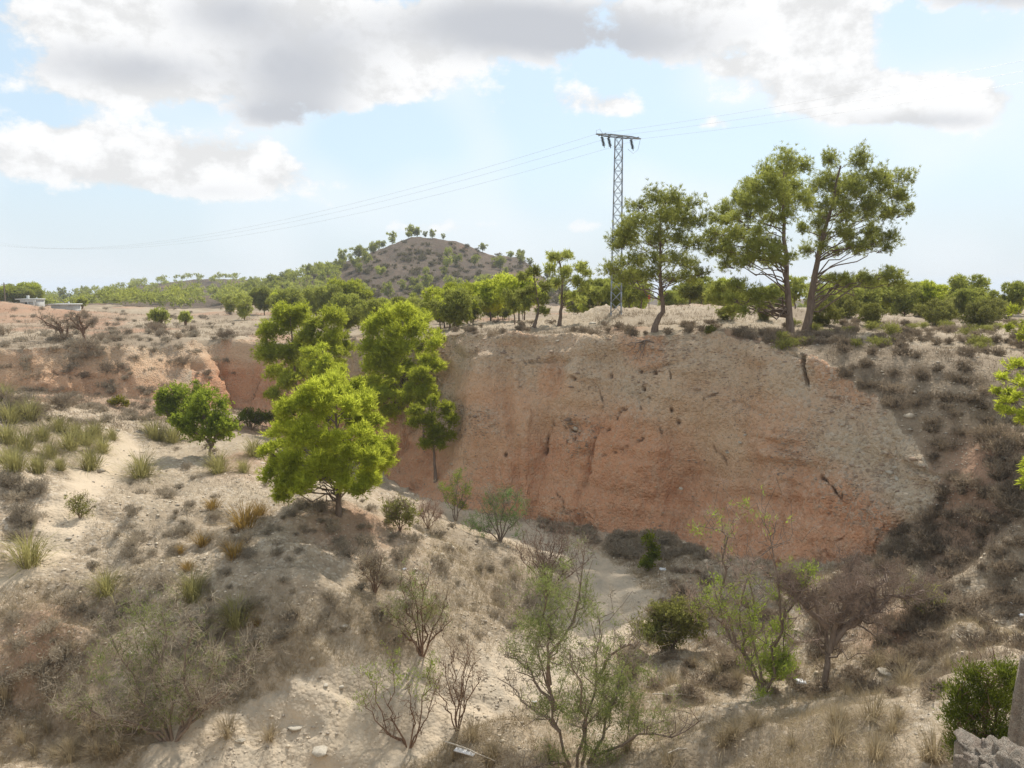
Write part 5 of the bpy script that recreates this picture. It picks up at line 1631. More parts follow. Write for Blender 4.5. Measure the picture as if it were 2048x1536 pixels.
def scatter_stuff(n, pxr, pyr, seed, meshes, size, name, mat, label, ok=None):
    """scrub too thick to count: one mesh"""
    rg = np.random.default_rng(seed + 2000)
    data = []
    for me in meshes:
        v = np.empty(len(me.vertices) * 3, np.float32); me.vertices.foreach_get('co', v)
        t = np.empty(len(me.vertices), np.float32); me.attributes['tint'].data.foreach_get('value', t)
        f = np.empty(len(me.loops), np.int32); me.loops.foreach_get('vertex_index', f)
        data.append((v.reshape(-1, 3), t, f.reshape(-1, 3)))
    Vs_, Ts, Fs_, off = [], [], [], 0
    for p in scatter(n, pxr, pyr, seed, ok):
        v, t, f = data[rg.integers(0, len(data))]
        a = rg.uniform(0, 6.28); w_ = rg.uniform(*size)
        R_ = np.array([[math.cos(a), -math.sin(a), 0], [math.sin(a), math.cos(a), 0], [0, 0, 1]]) * w_
        Vs_.append(v @ R_.T + p); Ts.append(np.clip(t + rg.normal(0, 0.12), 0, 1)); Fs_.append(f + off); off += len(v)
    me = mesh_np(name, np.concatenate(Vs_), np.concatenate(Fs_), mat, False, {'tint': np.concatenate(Ts)})
    return tag(link(name, me), label, None, None, 'stuff')


SCRUB_BS = [scrub_mesh(460 + i, 0.9, 0.45, 70, M['brownscrub'], (0.17, 0.035)) for i in range(3)]
SCRUB_F = [scrub_mesh(480 + i, 0.9, 0.5, 28, M['hillscrub'], (0.24, 0.07)) for i in range(2)]
SCRUB_GS = [scrub_mesh(470 + i, 0.8, 0.40, 60, M['greyscrub'], (0.15, 0.030)) for i in range(3)]
DS, TUS = 'dwarf_shrub', 'straw_tussock'
scatter_things(90, (250, 900), (900, 1330), 1, SCRUB_G, (0.5, 1.15), DS, 'grey dwarf shrub', 'shrub', 'grey dwarf shrubs on the terrace', lambda px, py, p: not (640 < px and py < 1000))
scatter_things(14, (0, 140), (960, 1090), 2, SCRUB_G, (0.9, 1.5), DS, 'grey dwarf shrub', 'shrub', 'grey dwarf shrubs left of the path')
scatter_things(24, (0, 330), (1180, 1450), 3, SCRUB_G, (0.8, 1.4), DS, 'grey-brown scrub plant', 'shrub', 'scrub on the lower left slope')
scatter_things(44, (1640, 2048), (690, 1250), 4, SCRUB_B, (0.6, 1.3), DS, 'dark brown scrub plant', 'shrub', 'dark scrub on the right slope')
scatter_things(22, (920, 2040), (664, 688), 5, SCRUB_B, (0.5, 1.0), DS, 'low brown rim plant', 'shrub', 'scrub along the cliff rim')
scatter_things(30, (1560, 2048), (634, 700), 6, SCRUB_O, (0.6, 1.2), DS, 'olive scrub plant', 'shrub', 'olive scrub on the plateau')
scatter_things(34, (0, 460), (630, 840), 7, SCRUB_B, (0.9, 1.9), DS, 'grey-brown scrub plant', 'shrub', 'scrub on the far left terraces')
scatter_things(22, (1250, 1900), (1150, 1380), 8, SCRUB_B, (0.6, 1.2), DS, 'brown undergrowth plant', 'shrub', 'undergrowth below the tamarisks')
scatter_things(34, (1250, 1950), (1320, 1536), 9, TUSS_S, (0.7, 1.3), TUS, 'straw tussock', 'tussock', 'straw tussocks on the lower right bank')
scatter_things(26, (0, 1000), (1400, 1536), 10, TUSS_S, (0.7, 1.2), TUS, 'straw tussock', 'tussock', 'straw tussocks beside the bed')
scatter_things(16, (880, 1200), (1090, 1330), 11, SCRUB_G, (0.5, 1.0), DS, 'grey dwarf shrub', 'shrub', 'dwarf shrubs on the gravel mound')
scatter_stuff(150, (0, 1000), (880, 1480), 21, SCRUB_GS, (0.3, 0.7), 'terrace_scrub', M['greyscrub'], 'mass of low grey scrub over the terrace slope', lambda px, py, p: not (640 < px and py < 1000))
scatter_stuff(230, (1640, 2330), (680, 1300), 22, SCRUB_BS, (0.4, 0.9), 'slope_scrub', M['brownscrub'], 'mass of brown scrub on the slope right of the cliff')
scatter_stuff(230, (0, 470), (615, 850), 23, SCRUB_GS, (0.6, 1.4), 'terrace_brush', M['greyscrub'], 'mass of grey brush on the far left terraces')
scatter_stuff(620, (480, 1150), (486, 640), 24, SCRUB_F, (1.2, 3.0), 'hill_scrub', M['hillscrub'], 'mass of dark scrub dotted over the brown hill', lambda px, py, p: p[1] > 150)
scatter_stuff(90, (1080, 1420), (1040, 1120), 25, SCRUB_BS, (0.5, 1.0), 'cliff_foot_brush', M['greyscrub'], 'grey-brown brush in the shade at the cliff foot')
scatter_stuff(120, (1220, 1900), (1140, 1400), 26, SCRUB_BS, (0.4, 0.9), 'bank_undergrowth', M['brownscrub'], 'brown undergrowth below the tamarisks and the dead tree')
scatter_stuff(160, (900, 2060), (645, 692), 27, SCRUB_BS, (0.4, 0.9), 'rim_scrub', M['brownscrub'], 'mass of brown scrub behind the cliff rim')


# ------------------------------------------------------------------ uncountable ground cover
def blades_stuff(name, N, seed, mat, h, accept, label, nb_=6, width=0.012, pxr=(-60, 2110), pyr=(640, 1560)):
    """dry grass: many small blades, one mesh"""
    rg = np.random.default_rng(seed)
    # sample bearings evenly, find the ground by vectorised marching
    M_ = N * 3
    px = rg.uniform(pxr[0], pxr[1], M_); py = rg.uniform(pyr[0], pyr[1], M_)
    bb = (768.0 - py) / FPX
    rx = (px - 1024.0) / FPX; ry = math.cos(TH) + bb * math.sin(TH); rz = -math.sin(TH) + bb * math.cos(TH)
    ys = np.geomspace(12, 130, 240)
    hit = np.zeros(M_); done = np.zeros(M_, bool)
    for y in ys:
        z = samp(BASEG, rx / ry * y, y)
        m = (~done) & (rz / ry * y < z)
        hit[m] = y; done |= m
    yy = hit * rg.uniform(0.97, 1.0, M_)
    xx = rx / ry * yy
    ok = done & accept(xx, yy, rg)
    xx = xx[ok][:N]; yy = yy[ok][:N]
    zz = H(xx, yy)
    n = len(xx)
    sc = np.clip(yy / 28.0, 0.75, 2.2)
    tint = np.clip(0.5 + 0.35 * noise2(xx, yy, 2.5, 7) + rg.normal(0, 0.12, n), 0, 1)
    P = np.repeat(np.stack([xx, yy, zz - 0.02], 1), nb_, 0) + rg.normal(0, 0.07, (n * nb_, 3)) * np.array([1, 1, 0]) * np.repeat(sc, nb_)[:, None]
    Dn = norm(rg.normal(0, 0.6, (n * nb_, 3)) + np.array([0, 0, 1.0])); Dn[:, 2] = np.abs(Dn[:, 2])
    L = h * rg.uniform(0.5, 1.4, (n * nb_, 1)) * np.repeat(sc, nb_)[:, None] ** 0.5
    side = norm(np.cross(Dn, rg.normal(0, 1, (n * nb_, 3))))
    w_ = width * np.repeat(sc, nb_)[:, None] * 0.5
    V = np.stack([P - side * w_, P + side * w_, P + Dn * L], 1).reshape(-1, 3)
    me = mesh_np(name, V, np.arange(len(V)).reshape(-1, 3), mat, False, {'tint': np.repeat(np.repeat(tint, nb_), 3)})
    return tag(link(name, me), label, None, None, 'stuff')


def not_cliff(x, y):
    return (samp(CLIFFG, x, y) < 0.35)


def off_tracks(x, y, a=0.8, b_=1.4):
    return (poly_dist(x, y, PATHP) > a) & (poly_dist(x, y, BEDP) > b_)


def acc_grass(x, y, rg):
    d = 0.5 + 0.75 * fbm2(x, y, 3.0, 3, 0.6, 33)
    return not_cliff(x, y) & off_tracks(x, y) & (rg.uniform(0, 1, len(x)) < d)


def acc_lower(x, y, rg):
    d = 0.6 + 0.6 * fbm2(x, y, 2.0, 3, 0.6, 35)
    z = samp(BASEG, x, y)
    return not_cliff(x, y) & (poly_dist(x, y, BEDP) > 1.2) & (z < -8.6) & (y < 34) & (rg.uniform(0, 1, len(x)) < d)


def acc_shade(x, y, rg):
    d = 0.5 + 0.8 * fbm2(x, y, 1.6, 3, 0.6, 37)
    right = (x > 9.5) & (y < 36) & (y > 14)
    return not_cliff(x, y) & right & (rg.uniform(0, 1, len(x)) < d)


def acc_far(x, y, rg):
    return not_cliff(x, y) & (y > 38) & (rg.uniform(0, 1, len(x)) < 0.45 + 0.7 * noise2(x, y, 4.0, 39))


blades_stuff('dry_grass', 19000, 1, M['greyscrub'], 0.15, acc_grass, 'sparse grey dry grass over the stony ground', 6, 0.012)
blades_stuff('straw_grass', 20000, 2, M['straw'], 0.26, acc_lower, 'straw-coloured dry grass along the ravine bed', 6, 0.010, pyr=(1040, 1560))
blades_stuff('dark_undergrowth', 10000, 3, M['brownscrub'], 0.24, acc_shade, 'dark brown undergrowth on the slope right of the cliff', 6, 0.014, pxr=(1450, 2350), pyr=(670, 1420))
blades_stuff('plateau_undergrowth', 16000, 4, M['brownscrub'], 0.22, acc_far, 'brown and olive undergrowth on the plateau and far terraces', 6, 0.014, pyr=(610, 860))


def stones_stuff(name, N, seed, mat, size, accept, label, pxr, pyr, on_cliff=False):
    """loose stones: squashed, uneven eight-sided lumps, one mesh"""
    rg = np.random.default_rng(seed)
    if on_cliff:
        m = (cl > 0.6) & (Rm < 60) & (X / Y > -0.12) & (X / Y < 0.66)
        cand = np.nonzero(m.ravel())[0]
        w_ = (0.05 + greyf.ravel()[cand]) * (0.05 + sstep(noise3(X.ravel()[cand], Y.ravel()[cand], Z.ravel()[cand], 1.6, 29), -0.1, 0.6)); w_ /= w_.sum()
        ii = rg.choice(cand, N, False, w_)
        C = P3.reshape(-1, 3)[ii] - N3.reshape(-1, 3)[ii] * 0.02
    else:
        M_ = N * 3
        px = rg.uniform(*pxr, M_); py = rg.uniform(*pyr, M_)
        bb = (768.0 - py) / FPX
        rx = (px - 1024.0) / FPX; ry = math.cos(TH) + bb * math.sin(TH); rz = -math.sin(TH) + bb * math.cos(TH)
        hit = np.zeros(M_); done = np.zeros(M_, bool)
        for y in np.geomspace(12, 110, 240):
            mm = (~done) & (rz / ry * y < samp(BASEG, rx / ry * y, y))
            hit[mm] = y; done |= mm
        yy = hit * rg.uniform(0.97, 1.0, M_); xx = rx / ry * yy
        ok = done & accept(xx, yy, rg)
        xx = xx[ok][:N]; yy = yy[ok][:N]
        C = np.stack([xx, yy, H(xx, yy)], 1)
    n = len(C)
    octv = np.array([(1, 0, 0), (0, 1, 0), (-1, 0, 0), (0, -1, 0), (0, 0, 1), (0, 0, -1)], float)
    octf = np.array([(0, 1, 4), (1, 2, 4), (2, 3, 4), (3, 0, 4), (1, 0, 5), (2, 1, 5), (3, 2, 5), (0, 3, 5)])
    an = rg.uniform(0, 6.28, n)
    s = size * rg.lognormal(0, 0.45, n) * np.clip(C[:, 1] / 26.0, 0.7, 1.8)
    V = octv[None] * (1 + rg.normal(0, 0.22, (n, 6, 1)))
    V[:, :, 2] *= 0.45
    ca, sa = np.cos(an)[:, None], np.sin(an)[:, None]
    V = np.stack([V[:, :, 0] * ca - V[:, :, 1] * sa, V[:, :, 0] * sa + V[:, :, 1] * ca, V[:, :, 2]], -1) * s[:, None, None] + C[:, None, :]
    F = octf[None] + (np.arange(n) * 6)[:, None, None]
    me = mesh_np(name, V.reshape(-1, 3), F.reshape(-1, 3), mat, False, {'tint': np.repeat(rg.uniform(0, 1, n), 6)})
    return tag(link(name, me), label, None, None, 'stuff')


stones_stuff('gravel', 11500, 11, M['pebble'], 0.036, lambda x, y, rg: not_cliff(x, y) & (rg.uniform(0, 1, len(x)) < 0.5 + 0.6 * noise2(x, y, 2.0, 43)),
             'pale stones strewn over the terrace, the path and the bed', (-60, 2110), (640, 1560))
stones_stuff('cliff_pebbles', 6000, 12, M['clod'], 0.035, None, 'pebbles sticking out of the cliff face', None, None, True)


# the wood on the low ridge reads as one mass: pines too far to count
rg = np.random.default_rng(91)
Vs_, Ts = [], []
for i in range(380):
    px = rg.uniform(70, 680); d_ = rg.uniform(170, 430)
    p = at_dist(px, d_)
    h_ = rg.uniform(2.4, 4.6); w_ = h_ * rg.uniform(0.8, 1.25)
    tt_ = rg.normal(0.5, 0.14)
    for k_ in range(4):
        c = p + np.array([rg.normal(0, w_ * 0.2), rg.normal(0, w_ * 0.2), h_ * rg.uniform(0.4, 0.8)])
        pos, dd_ = puff_points(c, w_ * 0.32, 12, rg, 0.8, 0.4)
        v, t = sprays(pos, norm(dd_ + np.array([0, 0, 0.5])), 4, 0.75, 0.26, 0.6, rg, np.clip(rg.normal(tt_, 0.1, 12), 0, 1), 0.1)
        Vs_.append(v); Ts.append(t)
tag(link('distant_wood', tri_mesh('distant_wood', Vs_, Ts, M['pine_far'])), 'far-off pine wood covering the low ridge left of the hill', None, None, 'stuff')
for (o_, p, hh_, hr) in DEFER:
    base_l = {'thicket behind the tall pines': 'bushy pine of the thicket', 'wood between cliff top and hill': 'bushy pine of the cliff-top wood', 'thicket behind the pylon': 'bushy pine of the thicket',
              'pines at the foot of the hill': 'small pine', 'pines dotted over the brown hill': 'round hill pine', 'skyline pines beyond the thicket': 'distant skyline pine', 'wood along the low ridge': 'far ridge pine'}[o_['group']]
    o_['label'] = which_one(base_l, p, hh_, hr)

for o_ in [o for o in COL.objects if o.get('group') in ('bushes on the plateau gravel', 'pines on the crest of the brown hill', 'trees behind the white house')]:
    if o_['label'].startswith(('olive bush', 'pine on the crest', 'dense green tree')):
        q = np.array(o_.location)
        o_['label'] = which_one({'olive': 'olive bush', 'pine ': 'crest pine', 'dense': 'dense green tree'}[o_['label'][:5]], q, o_.scale[0], (0.4, 1.4))


# ------------------------------------------------------------------ power line
def lathe(profile, sides=10):
    an = np.linspace(0, 2 * math.pi, sides + 1)[:-1]
    V = np.array([(r * math.cos(a), r * math.sin(a), z) for r, z in profile for a in an])
    k = len(profile)
    F = [(i * sides + j, i * sides + (j + 1) % sides, (i + 1) * sides + (j + 1) % sides, (i + 1) * sides + j) for i in range(k - 1) for j in range(sides)]
    return V, np.array(F)


PY_BASE = GP(1232, 626)
PY_S = px_scale(PY_BASE)
PY_H = 341 * PY_S
ARM_DIR = norm(np.array([0.88, 0.47, 0.0]))
PY_ROT = math.radians(40)


def build_pylon(base, label):
    root = link('lattice_pylon', None, None, base)
    root.rotation_euler = (0, 0, 0)
    tag(root, label, 'pylon', 'lattice pylons of the power line')
    nb_ = 17
    zs = np.linspace(0, PY_H, nb_)

    def corner(k, z):
        f = z / PY_H
        half = (0.36 * (1 - f) + 0.25 * f) if f > 0.45 else (0.40 - 0.0 * f + (0.45 - f) * 0.10) * 0.80
        a = PY_ROT + k * math.pi / 2
        return np.array([math.cos(a) * half * 1.35, math.sin(a) * half * 1.35, z])
    for k in range(4):
        t = Tubes()
        for z0, z1 in zip(zs[:-1], zs[1:]):
            t.bar(corner(k, z0), corner(k, z1), 0.065)
        t.bar(corner(k, -0.6), corner(k, 0.02), 0.085)
        link('leg', t.mesh('pylon_leg', M['steel'], False), root)
    for k in range(4):
        for i in range(nb_ - 1):
            t = Tubes()
            a, b_ = (k, (k + 1) % 4) if (i + k) % 2 else ((k + 1) % 4, k)
            t.bar(corner(a, zs[i]), corner(b_, zs[i + 1]), 0.032)
            link('brace', t.mesh('pylon_brace', M['steel'], False), root)
            t = Tubes()
            t.bar(corner(b_, zs[i]), corner(a, zs[i + 1]), 0.022)
            link('brace', t.mesh('pylon_brace', M['steel'], False), root)
            if i > 7:
                t = Tubes()
                t.bar(corner(a, zs[i + 1]), corner(b_, zs[i + 1]), 0.026)
                link('brace', t.mesh('pylon_brace', M['steel'], False), root)
    # crossarm of two beams with struts
    A = ARM_DIR; Pn = np.array([-A[1], A[0], 0.0])
    top = np.array([0, 0, PY_H + 0.06])
    arm = Tubes()
    for sgn in (-1, 1):
        arm.bar(top - A * 1.75 + Pn * 0.02 * sgn, top - A * 0.9 + Pn * 0.30 * sgn, 0.07)
        arm.bar(top - A * 0.9 + Pn * 0.30 * sgn, top + A * 0.9 + Pn * 0.30 * sgn, 0.09)
        arm.bar(top + A * 0.9 + Pn * 0.30 * sgn, top + A * 1.75 + Pn * 0.02 * sgn, 0.07)
    for q in (-1.3, -0.75, 0.0, 0.75, 1.3):
        arm.bar(top + A * q - Pn * 0.42, top + A * q + Pn * 0.42, 0.06)
    link('crossarm', arm.mesh('pylon_crossarm', M['steel'], False), root)
    att = []
    prof_ = [(0.02, 0.0)]
    for i in range(7):
        z = -0.12 - i * 0.085
        prof_ += [(0.035, z + 0.03), (0.115, z), (0.10, z - 0.03), (0.03, z - 0.045)]
    prof_ += [(0.02, -0.80)]
    LV, LF = lathe(prof_)
    for q in (-1.35, -0.85, 0.95):
        p0_ = top + A * q + np.array([0, 0, -0.05])
        o_ = link('insulator', mesh_np('insulator_string', LV, LF, M['glassins'], True), root, p0_)
        o_.rotation_euler = (0.0, math.radians(-14), 0)
        att.append(p0_)
    jw = Tubes()
    for sgn in (-1, 1):
        e = top + A * 1.75 * sgn
        c = [e, e + np.array([0.0, 0, 0.22]), e - A * 0.25 * sgn + np.array([0, 0, 0.34]), e - A * 0.5 * sgn + np.array([0, 0, 0.05])] if sgn < 0 else \
            [e, e + np.array([-0.15, 0, -0.7]), e - A * 0.55 + np.array([0, 0, -1.0]), e - A * 1.0 + np.array([0, 0, -0.75])]
        jw.add(np.array(c), [0.012] * 4, 4)
    link('jumper_cable', jw.mesh('jumper_cables', M['wire']), root)
    return root, [np.asarray(base) + a for a in (top - A * 1.75, top - A * 0.3, top + A * 1.75)]


py1, at1 = build_pylon(PY_BASE, 'tall grey lattice pylon rising behind the bent-footed pine')
pb2 = at_dist(-13, 132)
py2, at2 = build_pylon(pb2, 'distant lattice pylon half out of the picture at the left edge')
at3 = [at_y(2048, y_, 41.5) for y_ in (92, 113, 136)]
at3 = [a + (a - b_) * 0.9 for a, b_ in zip(at3, at1)]
for i in range(3):
    for j, (p, q, sag) in enumerate([(at1[i], at2[i], -3.5), (at1[i], at3[i], -0.7)]):
        t = Tubes()
        n = 40
        tt = np.linspace(0, 1, n)[:, None]
        c = p + (np.asarray(q) - p) * tt
        c[:, 2] += sag * 4 * (tt * (1 - tt))[:, 0]
        t.add(c, np.full(n, 0.006 if j else 0.007), 4)
        w_ = link('power_cable', t.mesh('power_cable', M['wire']))
        tag(w_, ['upper', 'middle', 'lower'][i] + (' cable running from the pylon to the distant left pylon' if j == 0 else ' cable running from the pylon out of the picture at upper right'), 'cable', 'cables of the power line')


# ------------------------------------------------------------------ houses, poles and small things
def boxpart(name, c, size, mat, parent):
    t = Tubes(); t.box(c, size)
    return link(name, t.mesh(name, M[mat], False), parent)


g = at_dist(72, 118)
ztop = float(at_y(74, 599, 118)[2])
hz_ = ztop - g[2]
hs = link('house', None, None, g)
hs.scale = (0.8, 0.8, 1.0)
tag(hs, 'low white and pale teal house with a flat roof at the left edge', 'house')
boxpart('wall', (0, 0, hz_ / 2 - 0.5), (2.7, 3.0, hz_ + 1.0), 'roofgrey', hs)
boxpart('roof', (-0.3, -0.1, hz_ + 0.06), (3.6, 3.4, 0.12), 'white', hs)
boxpart('parapet', (0.1, -1.62, hz_ - 0.22), (2.8, 0.10, 0.34), 'white', hs)
boxpart('chimney', (-0.9, 0.2, hz_ + 0.35), (0.35, 0.35, 0.5), 'white', hs)
boxpart('vent_pipe', (0.7, 0.2, hz_ + 0.22), (0.12, 0.12, 0.24), 'white', hs)
boxpart('window', (-0.1, -1.52, hz_ - 0.55), (0.7, 0.06, 0.35), 'dark', hs)
boxpart('porch_post', (1.35, -1.9, hz_ / 2 - 0.6), (0.12, 0.12, hz_ + 0.6), 'white', hs)
boxpart('porch_post', (0.3, -1.9, hz_ / 2 - 0.6), (0.12, 0.12, hz_ + 0.6), 'white', hs)
g = at_dist(138, 116)
zt = float(at_y(138, 609, 116)[2]) - g[2]
sh = link('shed', None, None, g)
tag(sh, 'long low shed with a pale flat roof right of the white house', 'shed')
boxpart('wall', (0, 0, zt / 2 - 0.5), (3.1, 2.2, zt + 1.0), 'roofgrey', sh)
boxpart('roof', (0, -0.1, zt + 0.06), (3.5, 2.7, 0.12), 'white', sh)
boxpart('chimney', (0.3, 0.2, zt + 0.25), (0.16, 0.16, 0.3), 'white', sh)
g = at_dist(281, 405)
rh = link('house', None, None, g)
tag(rh, 'tiny pale gabled house among trees on the low ridge', 'house')
zt = max(2.2, float(at_y(281, 579, 405)[2]) - g[2])
boxpart('wall', (0, 0, zt / 2 - 0.5), (4.2, 3.5, zt + 1), 'white', rh)
V_ = np.array([(-2.5, -2.1, zt), (2.5, -2.1, zt), (2.5, 2.1, zt), (-2.5, 2.1, zt), (-2.5, 0, zt + 1.5), (2.5, 0, zt + 1.5)])
tb_ = bpy.data.meshes.new('gable_roof')
tb_.from_pydata([tuple(map(float, v)) for v in V_], [], [(0, 1, 5, 4), (2, 3, 4, 5), (0, 4, 3), (1, 2, 5), (0, 3, 2, 1)])
tb_.materials.append(M['roofgrey'])
link('roof', tb_, rh)
for (px, ptop, d, lab) in [(18, 565, 130, 'thin pole standing above the trees at the left edge'), (1184, 562, 150, 'far small pole on the skyline left of the pylon')]:
    g = at_dist(px, d)
    zt = float(at_y(px, ptop, d)[2]) - g[2]
    t = Tubes(); t.add(np.array([(0, 0, -0.4), (0, 0, zt * 0.5), (0, 0, zt)]), [0.10, 0.09, 0.07], 6)
    t.bar((-0.45, 0, zt - 0.3), (0.45, 0, zt - 0.3), 0.07)
    pl = link('utility_pole', t.mesh('utility_pole', M['greywood'], False), None, g)
    tag(pl, lab, 'pole')
g = at_dist(1296, 58.5)
mk = link('marker_post', None, None, g)
tag(mk, 'thin post with a small red plate behind the gravel mound', 'marker')
zt = float(at_y(1296, 590, 58.5)[2]) - g[2]
t = Tubes(); t.add(np.array([(0, 0, -0.2), (0, 0, zt)]), [0.03, 0.03], 6)
link('post', t.mesh('marker_post', M['brownwood'], False), mk)
boxpart('plate', (0, -0.045, zt - 0.15), (0.16, 0.02, 0.30), 'redsign', mk)


# ------------------------------------------------------------------ rocks
def rock_mesh(seed, rx, ry, rz, n=26, rough=0.25, col=False, mat='stone', fine=0.0):
    u = np.linspace(0, 2 * math.pi, n + 1)[:-1]; v = np.linspace(0.0, math.pi, n // 2 + 1)
    U_, V_2 = np.meshgrid(u, v)
    d = np.stack([np.cos(U_) * np.sin(V_2), np.sin(U_) * np.sin(V_2), np.cos(V_2)], -1)
    sq = np.sign(d) * np.abs(d) ** (1.0 if fine else 0.75)
    k = 1 + rough * (noise3(d[..., 0], d[..., 1], d[..., 2], 0.8, seed) + 0.5 * noise3(d[..., 0], d[..., 1], d[..., 2], 0.35, seed + 3)
                     + 0.3 * noise3(d[..., 0], d[..., 1], d[..., 2], 0.15, seed + 5))
    P = sq * k[..., None] * np.array([rx, ry, rz])
    if fine:
        P = P + d * (fine * (noise3(P[..., 0], P[..., 1], P[..., 2], 0.13, seed + 8) + 0.6 * noise3(P[..., 0], P[..., 1], P[..., 2], 0.05, seed + 9) + 0.35 * noise3(P[..., 0], P[..., 1], P[..., 2], 0.025, seed + 10)))[..., None]
    rows, cols = P.shape[:2]
    idx_ = np.arange(rows * cols).reshape(rows, cols)
    F = np.stack([idx_[:-1], np.roll(idx_, -1, 1)[:-1], np.roll(idx_, -1, 1)[1:], idx_[1:]], -1).reshape(-1, 4)
    return mesh_np('rock', P.reshape(-1, 3), F[:, ::-1], M[mat], False, {'tint': np.full(rows * cols, 0.5)})


def outcrop(px, py, y, half_w, label, seed, mat='stone', deep=1.1):
    c = at_y(px, py, y)
    g = P_(c[0], c[1])
    topz = c[2]
    hgt = topz - g[2] + 0.5
    cap_ = half_w * (0.7 if deep < 1.5 else 0.45)
    me = rock_mesh(seed, half_w, half_w * deep, cap_, 140, 0.34, mat=mat, fine=0.07)
    v = np.empty(len(me.vertices) * 3, np.float32); me.vertices.foreach_get('co', v); v = v.reshape(-1, 3)
    v[:, 2] = np.where(v[:, 2] < 0, v[:, 2] / cap_ * (hgt - cap_), v[:, 2])
    flare = 1 + 0.55 * np.clip(-v[:, 2:3] - 0.25, 0, 3)
    if deep > 1.5:
        v[:, :2] *= flare
    me.vertices.foreach_set('co', v.ravel()); me.update()
    o_ = link('rock', me, None, (g[0], g[1], topz - cap_))
    return tag(o_, label, 'rock')


outcrop(2040, 1522, 5.0, 0.25, 'pale rough rock filling the bottom right corner', 5, 'conglomerate', 1.9)
outcrop(2126, 1300, 6.3, 0.20, 'upright reddish stone block at the right edge above the corner rock', 9, 'conglomerate')
ROCKM = [rock_mesh(20 + i, 1.0, 0.8, 0.6, 14, 0.3) for i in range(5)]
for k_, (px, py, w_, lab) in enumerate([(682, 1374, 14, 'whitish round stone under the terrace bank, right one'), (651, 1371, 13, 'whitish round stone under the terrace bank, left one'), (1195, 1255, 9, 'pale stone at the edge of the sandy bed'),
                                      (1775, 1345, 34, 'broad pale stone on the slope near the dead tree'), (118, 870, 8, 'small pale stone on the left bank'), (1185, 648, 16, 'pale stone on the gravel heap by the pylon'),
                                      (690, 1252, 12, 'white stone on the gravel below the lone pine'), (1905, 1130, 10, 'pale stone low on the dark slope'), (2010, 915, 16, 'pale slab of stone on the red earth slope'),
                                      (1930, 757, 16, 'whitish stone high on the dark slope'), (1955, 812, 16, 'flat tan stone on the dark slope'), (480, 1480, 20, 'flat slab of pale rock in the sandy bed'),
                                      (640, 1500, 40, 'broad flat slab of pale rock at the bottom'), (590, 1455, 26, 'pale slab of rock below the terrace bank')]):
    p = GP(px, py)
    o_ = link('rock', ROCKM[k_ % 5], None, p)
    sc = w_ * px_scale(p) / 2
    o_.scale = (sc, sc, sc * (0.45 if 'slab' in lab or 'broad' in lab or 'flat' in lab else 0.8)); o_.rotation_euler = (0, 0, k_ * 1.7)
    tag(o_, lab, 'rock')
# stones set in the cliff face: parts of the cliff
rg = np.random.default_rng(8)
CS = [(1402, 790, 14), (1415, 797, 18), (1427, 788, 10), (1440, 802, 8), (1152, 858, 18), (1163, 872, 14), (1143, 865, 12), (1172, 866, 10), (1190, 873, 9), (1395, 783, 8), (1490, 870, 8), (1362, 977, 9), (1780, 945, 16),
      (1795, 958, 14), (1800, 975, 12), (1770, 985, 14), (1815, 950, 10), (1790, 935, 12), (1760, 1000, 10), (1830, 990, 12), (1745, 930, 10), (1820, 1010, 10), (1480, 885, 9), (1505, 880, 10), (1040, 690, 8), (1115, 682, 10),
      (1440, 712, 8), (1660, 760, 9), (1685, 850, 9), (1710, 905, 10), (1640, 880, 8), (1560, 800, 8), (1520, 830, 9), (1380, 760, 9), (1365, 752, 8), (1350, 758, 8), (1710, 960, 10), (1735, 975, 9), (1850, 1000, 10), (1870, 960, 10),
      (1875, 1010, 10), (1860, 1050, 9), (1868, 1080, 9), (1810, 1030, 9), (1280, 740, 8), (1235, 885, 8), (1420, 870, 9), (1455, 905, 8)]
for k_, (px, py, w_) in enumerate(CS):
    p = GP(px, py)
    o_ = link('stone', ROCKM[k_ % 5], cliff_o, p)
    sc = w_ * px_scale(p) / 2 * 0.9
    o_.scale = (sc, sc, sc * 0.7); o_.rotation_euler = tuple(rg.uniform(-0.4, 0.4, 2)) + (rg.uniform(0, 6),)

# exposed roots under the bent pine, hanging over the rim
t = Tubes()
p = GP(1290, 683)
rg = np.random.default_rng(3)
for k_ in range(7):
    e = np.array([rg.uniform(-1.3, 1.3), rg.uniform(-0.5, 0.1), rg.uniform(-1.1, 0.05)])
    t.add(curve((0, 0.1, 0.02), e, 0.05, rng=rg, wob=0.06, n=7), np.linspace(0.035, 0.008, 7), 5)
tag(link('tree_roots', t.mesh('tree_roots', M['greywood']), None, p + np.array([0, -0.25, 0.05])), 'dry roots hanging over the cliff rim below the bent-footed pine', 'roots')


# ------------------------------------------------------------------ litter
def crumple(seed, s):
    me = rock_mesh(seed, s, s * 0.7, s * 0.5, 16, 0.7, mat='plastic')
    return me


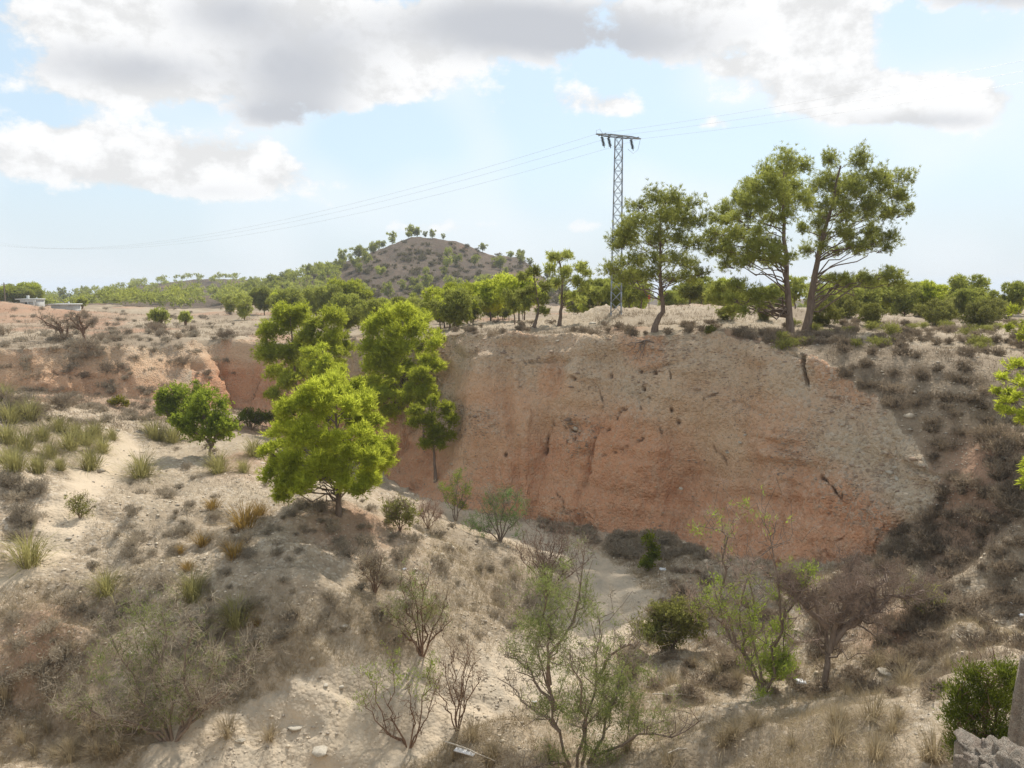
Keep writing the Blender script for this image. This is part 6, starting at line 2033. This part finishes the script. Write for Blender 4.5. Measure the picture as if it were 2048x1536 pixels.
for (px, py, w_, lab) in [(1325, 1140, 13, 'scrap of white plastic at the shaded cliff foot'), (1603, 1366, 24, 'crumpled grey-white bag under the tamarisk with bright tufts'), (2021, 1208, 9, 'small white scrap on the right slope'),
                          (2044, 1233, 9, 'white scrap at the right picture edge'), (1070, 1406, 8, 'small white scrap on the sandy bed'), (808, 1140, 8, 'bluish-white scrap on the gravel mound')]:
    p = GP(px, py)
    o_ = link('plastic_scrap', crumple(px % 50, w_ * px_scale(p) / 2), None, p + np.array([0, 0, 0.03]))
    tag(o_, lab, 'litter')
p = GP(932, 1508)
t = Tubes(); t.bar((-0.28, 0.12, 0.06), (0.22, -0.10, 0.05), 0.16, 0.03)
tag(link('board', t.mesh('white_board', M['plastic'], False), None, p), 'weathered white board lying at the bottom of the bed', 'board')
t = Tubes(); t.add(curve((-0.55, 0.25, 0.14), (0.75, -0.45, 0.05), 0.03, np.random.default_rng(1), 0.015, 7), np.linspace(0.022, 0.012, 7), 5)
tag(link('stick', t.mesh('stick', M['drywood']), None, p + np.array([0, 0, 0.04])), 'long bleached stick lying across the white board', 'stick')
for (px, py, L, a, lab) in [(1360, 1085 + 310, 1.5, -0.15, 'bleached stick lying in the dry grass at the lower right'), (1370, 1515, 0.8, 0.3, 'short pale stick at the bottom right of centre')]:
    p = GP(px, py)
    t = Tubes(); t.add(curve((-L / 2, 0, 0.1), (L / 2, a, 0.06), 0.03, np.random.default_rng(px), 0.02, 7), np.linspace(0.016, 0.008, 7), 5)
    tag(link('stick', t.mesh('stick', M['drywood']), None, p), lab, 'stick')


# ------------------------------------------------------------------ the air
t = Tubes(); t.box((0, 0, -72.0), (150000, 150000, 220.0))
hm_ = bpy.data.materials.new('thin_haze'); hm_.use_nodes = True; hm_.node_tree.nodes.clear()
nbh = NB(hm_.node_tree); oh = nbh.new('ShaderNodeOutputMaterial'); vh = nbh.new('ShaderNodeVolumePrincipled')
vh.inputs['Color'].default_value = (0.86, 0.92, 1.0, 1.0); vh.inputs['Density'].default_value = 0.00035
nbh.l.new(vh.outputs[0], oh.inputs['Volume'])
M['haze'] = hm_
hz_o = link('haze', t.mesh('haze', hm_, False))
tag(hz_o, 'thin pale haze in the air', None, None, 'stuff')
